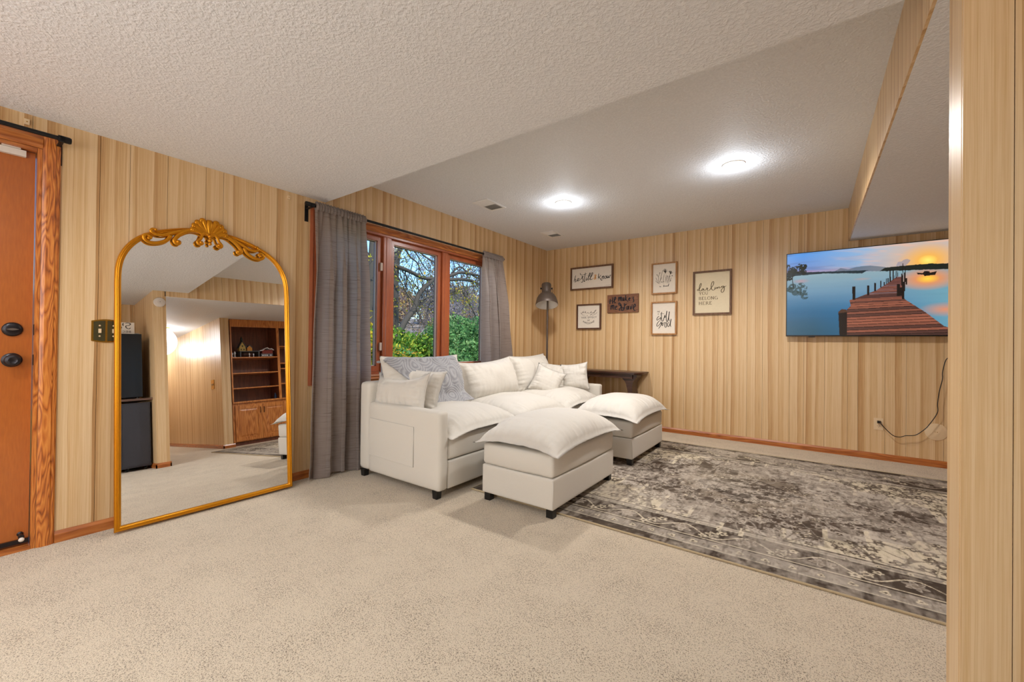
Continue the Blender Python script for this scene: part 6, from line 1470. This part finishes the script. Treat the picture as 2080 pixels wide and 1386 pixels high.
# ornaments on its upper left shelf
gp = 'toy village pieces on the bookcase shelf'
zs_ = 1.5205
tray = boxes('village_tray', 'toy_grey', None, [(1.70, 1.92, 2.94, 3.27, zs_ + 0.100, zs_ + 0.112), (1.72, 1.90, 2.95, 2.965, zs_, zs_ + 0.0998), (1.72, 1.90, 3.245, 3.26, zs_, zs_ + 0.0998)]); tag(tray, 'grey riser tray on the bookcase shelf carrying the yellow toy house', 'tray')
def toy(name, label, cat): return lambda o: tag(o, label, cat, gp)
h1 = empty('toy_house', (1.80, 3.01, zs_ + 0.1125)); tag(h1, 'tall yellow toy house with steep snowy roof on the riser tray', 'toy house', gp)
z = zs_ + 0.1125
bm = bmesh.new(); prism(bm, [(2.955, z), (3.055, z), (3.055, z + 0.07), (3.005, z + 0.17), (2.955, z + 0.07)], 'x', 1.76, 1.84); finish('walls', bm, 'toy_yellow', h1)
bm = bmesh.new(); prism(bm, [(2.945, z + 0.062), (3.005, z + 0.182), (3.065, z + 0.062), (3.065, z + 0.072), (3.005, z + 0.196), (2.945, z + 0.072)], 'x', 1.75, 1.85); finish('roof', bm, 'toy_grey', h1)
bm = bmesh.new(); lathe(bm, [(0.020, 0), (0.020, 0.03), (0, 0.09)], (1.80, 3.005, z + 0.19), seg=8); finish('steeple', bm, 'toy_green', h1)
boxes('windows', 'toy_green', h1, [(1.757, 1.7598, 2.975, 2.99, z + 0.02, z + 0.045), (1.757, 1.7598, 3.02, 3.035, z + 0.02, z + 0.045), (1.757, 1.7598, 2.995, 3.015, z + 0.08, z + 0.105)])
h2 = empty('toy_house', (1.80, 3.13, z)); tag(h2, 'low orange toy barn beside the tall yellow toy house', 'toy house', gp)
bm = bmesh.new(); prism(bm, [(3.08, z), (3.16, z), (3.16, z + 0.06), (3.12, z + 0.10), (3.08, z + 0.06)], 'x', 1.76, 1.84); finish('walls', bm, 'ink_gold', h2)
bm = bmesh.new(); prism(bm, [(3.075, z + 0.058), (3.12, z + 0.104), (3.165, z + 0.058), (3.165, z + 0.068), (3.12, z + 0.118), (3.075, z + 0.068)], 'x', 1.75, 1.85); finish('roof', bm, 'toy_grey', h2)
h3 = empty('toy_house', (1.80, 3.40, zs_)); tag(h3, 'wide red and grey toy lodge with white snow on its roof, right on the shelf', 'toy house', gp)
z = zs_
obox('lower_walls', 'toy_grey', h3, 1.74, 1.86, 3.295, 3.495, z, z + 0.065)
obox('upper_walls', 'toy_red', h3, 1.75, 1.85, 3.32, 3.50, z + 0.0655, z + 0.130)
boxes('windows', 'snow_white', h3, [(1.737, 1.7398, y, y + 0.02, z + 0.022, z + 0.045) for y in (3.315, 3.35, 3.385, 3.45)])
bm = bmesh.new()
rl = [(3.28, 0.115), (3.33, 0.122), (3.38, 0.160), (3.41, 0.168), (3.435, 0.150), (3.45, 0.140), (3.475, 0.152), (3.52, 0.125)]
prism(bm, [(a, z + b) for a, b in rl] + [(a, z + b + 0.012) for a, b in rl[::-1]], 'x', 1.74, 1.86); finish('snow_roof', bm, 'snow_white', h3)
for x, y, s_, lb in ((1.73, 2.83, 1.0, 'white toy figure leftmost on the bookcase shelf'), (1.76, 2.88, 1.3, 'taller white toy lamp post second from left on the bookcase shelf'), (1.73, 3.10, 0.9, 'small white toy tree under the riser tray'), (1.74, 3.17, 0.8, 'tiny white toy tree right of the other, under the riser tray')):
    bm = bmesh.new(); lathe(bm, [(0, 0), (0.018 * s_, 0), (0.016 * s_, 0.01), (0.006 * s_, 0.015), (0.006 * s_, 0.045 * s_), (0.014 * s_, 0.055 * s_), (0.010 * s_, 0.075 * s_), (0, 0.09 * s_)], (x, y, zs_), seg=12)
    tag(finish('toy_figure', bm, 'snow_white', None, org=(x, y, zs_), smooth=True), lb, 'toy', gp)
fb = boxes('picture_book', 'toy_grey', None, [(1.74, 1.93, 3.60, 3.625, 1.7205, 2.02)]); tag(fb, 'tall grey book standing in the narrow bay of the bookcase', 'book')
bt = empty('bottle', (1.76, 3.51, 0.7485)); tag(bt, 'small dark blue bottle on the bookcase counter by the divider', 'bottle')
bm = bmesh.new(); lathe(bm, [(0, 0), (0.022, 0), (0.022, 0.06), (0.009, 0.085), (0.009, 0.105), (0, 0.105)], (1.76, 3.51, 0.7485), seg=20); finish('glass', bm, 'bottle_glass', bt, smooth='auto')

# ------------------------------------------------------------------ outside: ground, hill, trees, shrubs
gx = [-3.45, -5, -7, -9, -11, -14, -18, -24, -32, -42]; gz = [-0.25, -0.25, -0.25, -0.2, -0.1, 0.25, 0.9, 1.8, 3.0, 4.2]
ys = [-8 + 4 * i for i in range(18)]
V = []; 
for x, z in zip(gx, gz):
    for y in ys: V.append((x, y, z + (0.35 * noise.noise(Vector((x * 0.2, y * 0.2, 0))) if x < -9 else 0)))
ng = len(ys); Q = [(i * ng + j, i * ng + j + 1, (i + 1) * ng + j + 1, (i + 1) * ng + j) for i in range(len(gx) - 1) for j in range(ng - 1)]
tag(np_mesh('ground', V, Q, 'grass', None, smooth=True), kind='structure')
bpy.data.objects['ground'].data.materials.append(MAT['hill_soil'])
mi = [0 if V[q[0]][0] > -10 else 1 for q in Q]; bpy.data.objects['ground'].data.polygons.foreach_set('material_index', mi)
# house wall outside so that no sky light slips in
bm = bmesh.new(); box(bm, XL - 0.30, XL - 0.151, FY - 0.3, YB + 0.6, ZL + 0.05, 3.6); tag(finish('wall_outside', bm, 'exterior', None), kind='structure')

PAL = {
 'yellow': [(214, 190, 60), (196, 184, 50), (226, 200, 90), (160, 172, 50), (214, 160, 60)],
 'green': [(96, 140, 50), (120, 160, 60), (78, 122, 48), (146, 176, 70), (176, 184, 70)],
 'deep': [(104, 148, 84), (84, 128, 72), (124, 166, 98), (74, 114, 64), (150, 180, 116)],
 'mixed': [(186, 190, 60), (120, 164, 62), (206, 190, 70), (90, 136, 52), (214, 158, 70), (96, 150, 96)],
 'russet': [(176, 140, 110), (196, 160, 120), (150, 122, 108), (210, 180, 110), (140, 124, 124)],
 'grey': [(150, 140, 146), (132, 124, 134), (168, 156, 154), (120, 116, 122), (160, 150, 120)],
}
def leaf_cloud(name, parent, centers, n, size, pal, seed, org, kind='stuff'):
    """centers: list of (x, y, z, rx, ry, rz); n leaves scattered towards the shells"""
    rg = np.random.RandomState(seed)
    C = np.array(centers); vol = (C[:, 3] * C[:, 4] * C[:, 5]); pk = rg.choice(len(C), n, p=vol / vol.sum())
    d = rg.normal(size=(n, 3)); d /= np.linalg.norm(d, axis=1)[:, None]
    rr = rg.rand(n) ** 0.45
    c = C[pk, :3] + d * rr[:, None] * C[pk, 3:6]
    a = rg.normal(size=(n, 3)); a /= np.linalg.norm(a, axis=1)[:, None]
    b = np.cross(a, rg.normal(size=(n, 3))); b /= np.linalg.norm(b, axis=1)[:, None]
    s = size * (0.6 + 0.8 * rg.rand(n))[:, None]
    V = np.stack([c - a * s, c + b * s * 0.45, c + a * s, c - b * s * 0.45], 1).reshape(-1, 3)
    Q = np.arange(4 * n).reshape(n, 4)
    pc = np.array([srgb(*p)[:3] for p in PAL[pal]]); cc = pc[rg.randint(0, len(pc), n)] * (0.75 + 0.5 * rg.rand(n))[:, None]
    o = np_mesh(name, V, Q, 'leaves', parent, cols=np.repeat(cc, 4, axis=0), org=org)
    if kind: o['kind'] = kind
    return o
def twigs(bm, p, d, ln, r, depth, rnd, tips):
    if depth == 0 or r < 0.002: tips.append(tuple(p)); return
    k = 3; P = [p]; q = p.copy(); dd = d.copy()
    for i in range(k):
        dd = (dd + Vector((rnd.uniform(-.25, .25), rnd.uniform(-.25, .25), rnd.uniform(-.18, .22)))).normalized()
        q = q + dd * ln / k; P.append(q.copy())
        if i > 0 or depth < 3:
            nd = (dd + Vector((rnd.uniform(-1, 1), rnd.uniform(-1, 1), rnd.uniform(-.7, .9))) * 0.9).normalized()
            twigs(bm, q.copy(), nd, ln * rnd.uniform(0.5, 0.8), r * 0.5, depth - 1, rnd, tips)
    tube(bm, P, r, r * 0.55, sides=4, cap=False)
    twigs(bm, q, dd, ln * 0.75, r * 0.55, depth - 1, rnd, tips)
# the near tree whose limbs cross the window
nt_ = empty('old_tree', (-9.5, 4.0, -0.2)); tag(nt_, 'old spreading tree with dark limbs and a few yellow leaves outside the window', 'tree')
rnd = random.Random(17)
bm = bmesh.new(); tips = []
for pts, r0, r1 in BR:
    P = smooth_path([Vector(p) for p in pts], 4)
    tube(bm, P, r0, r1, sides=8)
limbs = finish('limbs', bm, 'bark', nt_, smooth=True)
bm = bmesh.new()
for pts, r0, r1 in BR:
    P = smooth_path([Vector(p) for p in pts], 4)
    for i in range(2, len(P) - 1, 2):
        for _ in range(2 if r0 > 0.02 else 1):
            t = (P[i] - P[i - 1]).normalized()
            side = t.cross(Vector((1, 0, 0))).normalized() * rnd.choice((-1, 1))
            nd = (side + t * rnd.uniform(0, 1) + Vector((rnd.uniform(-.6, .3), 0, rnd.uniform(-.3, .3)))).normalized()
            twigs(bm, P[i].copy(), nd, rnd.uniform(0.25, 0.7), min(r0 * 0.32, 0.012), 3, rnd, tips)
tw = finish('twigs', bm, 'bark', nt_); tw['kind'] = 'stuff'
rg = random.Random(3)
sel = [t for t in tips if rg.random() < 0.10]
leaf_cloud('leaves', nt_, [(t[0], t[1], t[2], 0.08, 0.08, 0.08) for t in sel], min(1500, len(sel) * 3), 0.032, 'yellow', 5, ORG[nt_])
bm = bmesh.new(); tube(bm, smooth_path([Vector(p) for p in TR2], 4), 0.16, 0.30, sides=12)
P0 = Vector(BR[0][0][0]); tube(bm, smooth_path([P0, P0 + Vector((-0.3, -0.25, -0.5)), P0 + Vector((-0.9, -0.5, -1.2))], 4), 0.078, 0.12, sides=10)
finish('trunk', bm, 'bark', nt_, smooth=True)
t2 = empty('slim_tree', tuple(Vector(TR1[-1]))); tag(t2, 'dark straight tree trunk seen through the left window pane', 'tree')
bm = bmesh.new(); tube(bm, smooth_path([Vector(p) for p in TR1[::-1]] + [Vector(TR1[0]) + Vector((0, 0.05, 1.5))], 4), 0.14, 0.08, sides=12); finish('trunk', bm, 'bark', t2, smooth=True)
bm = bmesh.new(); tp2 = []
for z in (2.3, 2.8, 3.2, 3.7):
    for s in (-1, 1): twigs(bm, Vector((TR1[1][0], TR1[1][1], z)), Vector((0.1, s, 0.5)).normalized(), 0.8, 0.02, 4, rnd, tp2)
finish('branches', bm, 'bark', t2)['kind'] = 'stuff'
leaf_cloud('leaves', t2, [(a, b, c, 0.1, 0.1, 0.1) for a, b, c in tp2[::3]], 700, 0.035, 'yellow', 6, ORG[t2])
# shrubs
def shrub(label, centers, n, size, pal, seed, grp='garden shrubs outside the window'):
    base = centers[0]; o = empty('shrub', (base[0], base[1], -0.25)); tag(o, label, 'shrub', grp)
    bm = bmesh.new(); rn = random.Random(seed)
    for c in centers:
        for _ in range(3):
            a = Vector((c[0] + rn.uniform(-.2, .2), c[1] + rn.uniform(-.2, .2), -0.25)); b = Vector((c[0] + rn.uniform(-.5, .5) * c[3], c[1] + rn.uniform(-.5, .5) * c[4], c[2] + c[5] * rn.uniform(0, .6)))
            tube(bm, [a, (a + b) / 2 + Vector((rn.uniform(-.1, .1), rn.uniform(-.1, .1), 0)), b], 0.018, 0.006, sides=5)
    finish('stems', bm, 'bark', o, org=(base[0], base[1], -0.25))
    leaf_cloud('foliage', o, centers, n, size, pal, seed, (base[0], base[1], -0.25))
shrub('tall yellow green shrub seen through the left pane beside the curtain', [(-6.6, 4.15, 1.5, 0.45, 0.42, 1.0), (-6.9, 4.0, 0.6, 0.6, 0.6, 0.9), (-6.5, 4.45, 0.9, 0.35, 0.35, 0.6)], 9000, 0.045, 'yellow', 41)
shrub('low yellow and green shrub below the middle pane, nearest the glass', [(-6.4, 4.75, 0.62, 0.6, 0.55, 0.55), (-6.6, 5.3, 0.55, 0.6, 0.6, 0.50), (-7.2, 5.0, 0.75, 0.7, 0.6, 0.6)], 9000, 0.045, 'mixed', 42)
shrub('arching light green shrub behind the low one, middle of the window', [(-8.2, 6.3, 0.9, 0.8, 0.7, 0.62), (-8.0, 7.0, 0.75, 0.8, 0.7, 0.62), (-8.6, 5.6, 1.0, 0.7, 0.6, 0.6)], 9000, 0.055, 'green', 43)
shrub('dense dark green bush filling the lower right pane', [(-7.6, 7.6, 0.85, 0.9, 0.75, 0.80), (-7.4, 8.6, 0.9, 0.9, 0.8, 0.95), (-8.0, 8.2, 1.35, 0.7, 0.8, 0.55), (-7.0, 7.2, 0.4, 0.6, 0.6, 0.6)], 16000, 0.05, 'deep', 44)
# bare woods on the slope
protos = []
for k in range(4):
    rn = random.Random(100 + k); o = empty('bare_tree', (0, 0, 0)); bm = bmesh.new(); tt_ = []
    hgt = rn.uniform(3.8, 5.4)
    P = [Vector((0.10 * math.sin(i * 1.3 + k), 0.12 * math.cos(i * 1.7 + k), hgt * i / 6)) for i in range(7)]
    tube(bm, P, 0.085, 0.02, sides=6)
    for i in range(1, 7):
        for _ in range(3):
            an = rn.uniform(0, 6.28); twigs(bm, P[i].copy(), Vector((math.cos(an), math.sin(an), rn.uniform(0.2, 0.9))).normalized(), rn.uniform(0.7, 1.3), 0.022, 4, rn, tt_)
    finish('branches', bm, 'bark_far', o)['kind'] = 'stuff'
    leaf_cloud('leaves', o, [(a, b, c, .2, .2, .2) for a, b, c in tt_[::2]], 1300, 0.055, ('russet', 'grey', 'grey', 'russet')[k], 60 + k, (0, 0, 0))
    protos.append(o)
def hillz(x, y):
    for i in range(len(gx) - 1):
        if gx[i] >= x >= gx[i + 1]:
            f = (gx[i] - x) / (gx[i] - gx[i + 1]); return gz[i] * (1 - f) + gz[i + 1] * f
    return 0
rn = random.Random(77)
spots = []
for row, (x, md_) in enumerate(((-11.8, 2.9), (-15.2, 3.3), (-19.2, 3.4), (-23.2, 3.6))):
    y = -x * 0.66 + rn.uniform(0, 1)
    while y < -x * 1.32:
        spots.append((x + rn.uniform(-0.3, 0.3), y, row)); y += md_ * rn.uniform(1.0, 1.2)
for i, (x, y, row) in enumerate(spots):
    o = protos[i % 4] if i < 4 else copy_thing(protos[i % 4])
    left = y / -x < 0.92
    o.location = (x, y, hillz(x, y) - 0.35 - (2.0 if left else 0.8)); o.rotation_euler.z = rn.uniform(0, 6.28)
    s = rn.uniform(0.8, 1.1) * (0.72 if left else 1.05); o.scale = (s, s, s)
    tag(o, 'leafless tree in the woods on the slope beyond the garden', 'tree', 'bare trees on the slope')
for i, (x, y, r, pal) in enumerate([(-30 - 1.5 * (k % 2), 19.5 + 4.9 * k, 2.3, ('grey', 'russet')[k % 2]) for k in range(6)]):
    zc = hillz(x, y) + r * 0.7
    o = empty('thicket', (x, y, zc - r)); tag(o, 'greyish brown leafless thicket on the slope beyond the garden', 'shrub', 'thickets on the slope')
    leaf_cloud('brush', o, [(x, y, zc, r, r * 1.1, r * (1.3 if y / -x > 0.9 else 0.8))], 9000, 0.15, pal, 80 + i, (x, y, zc - r))
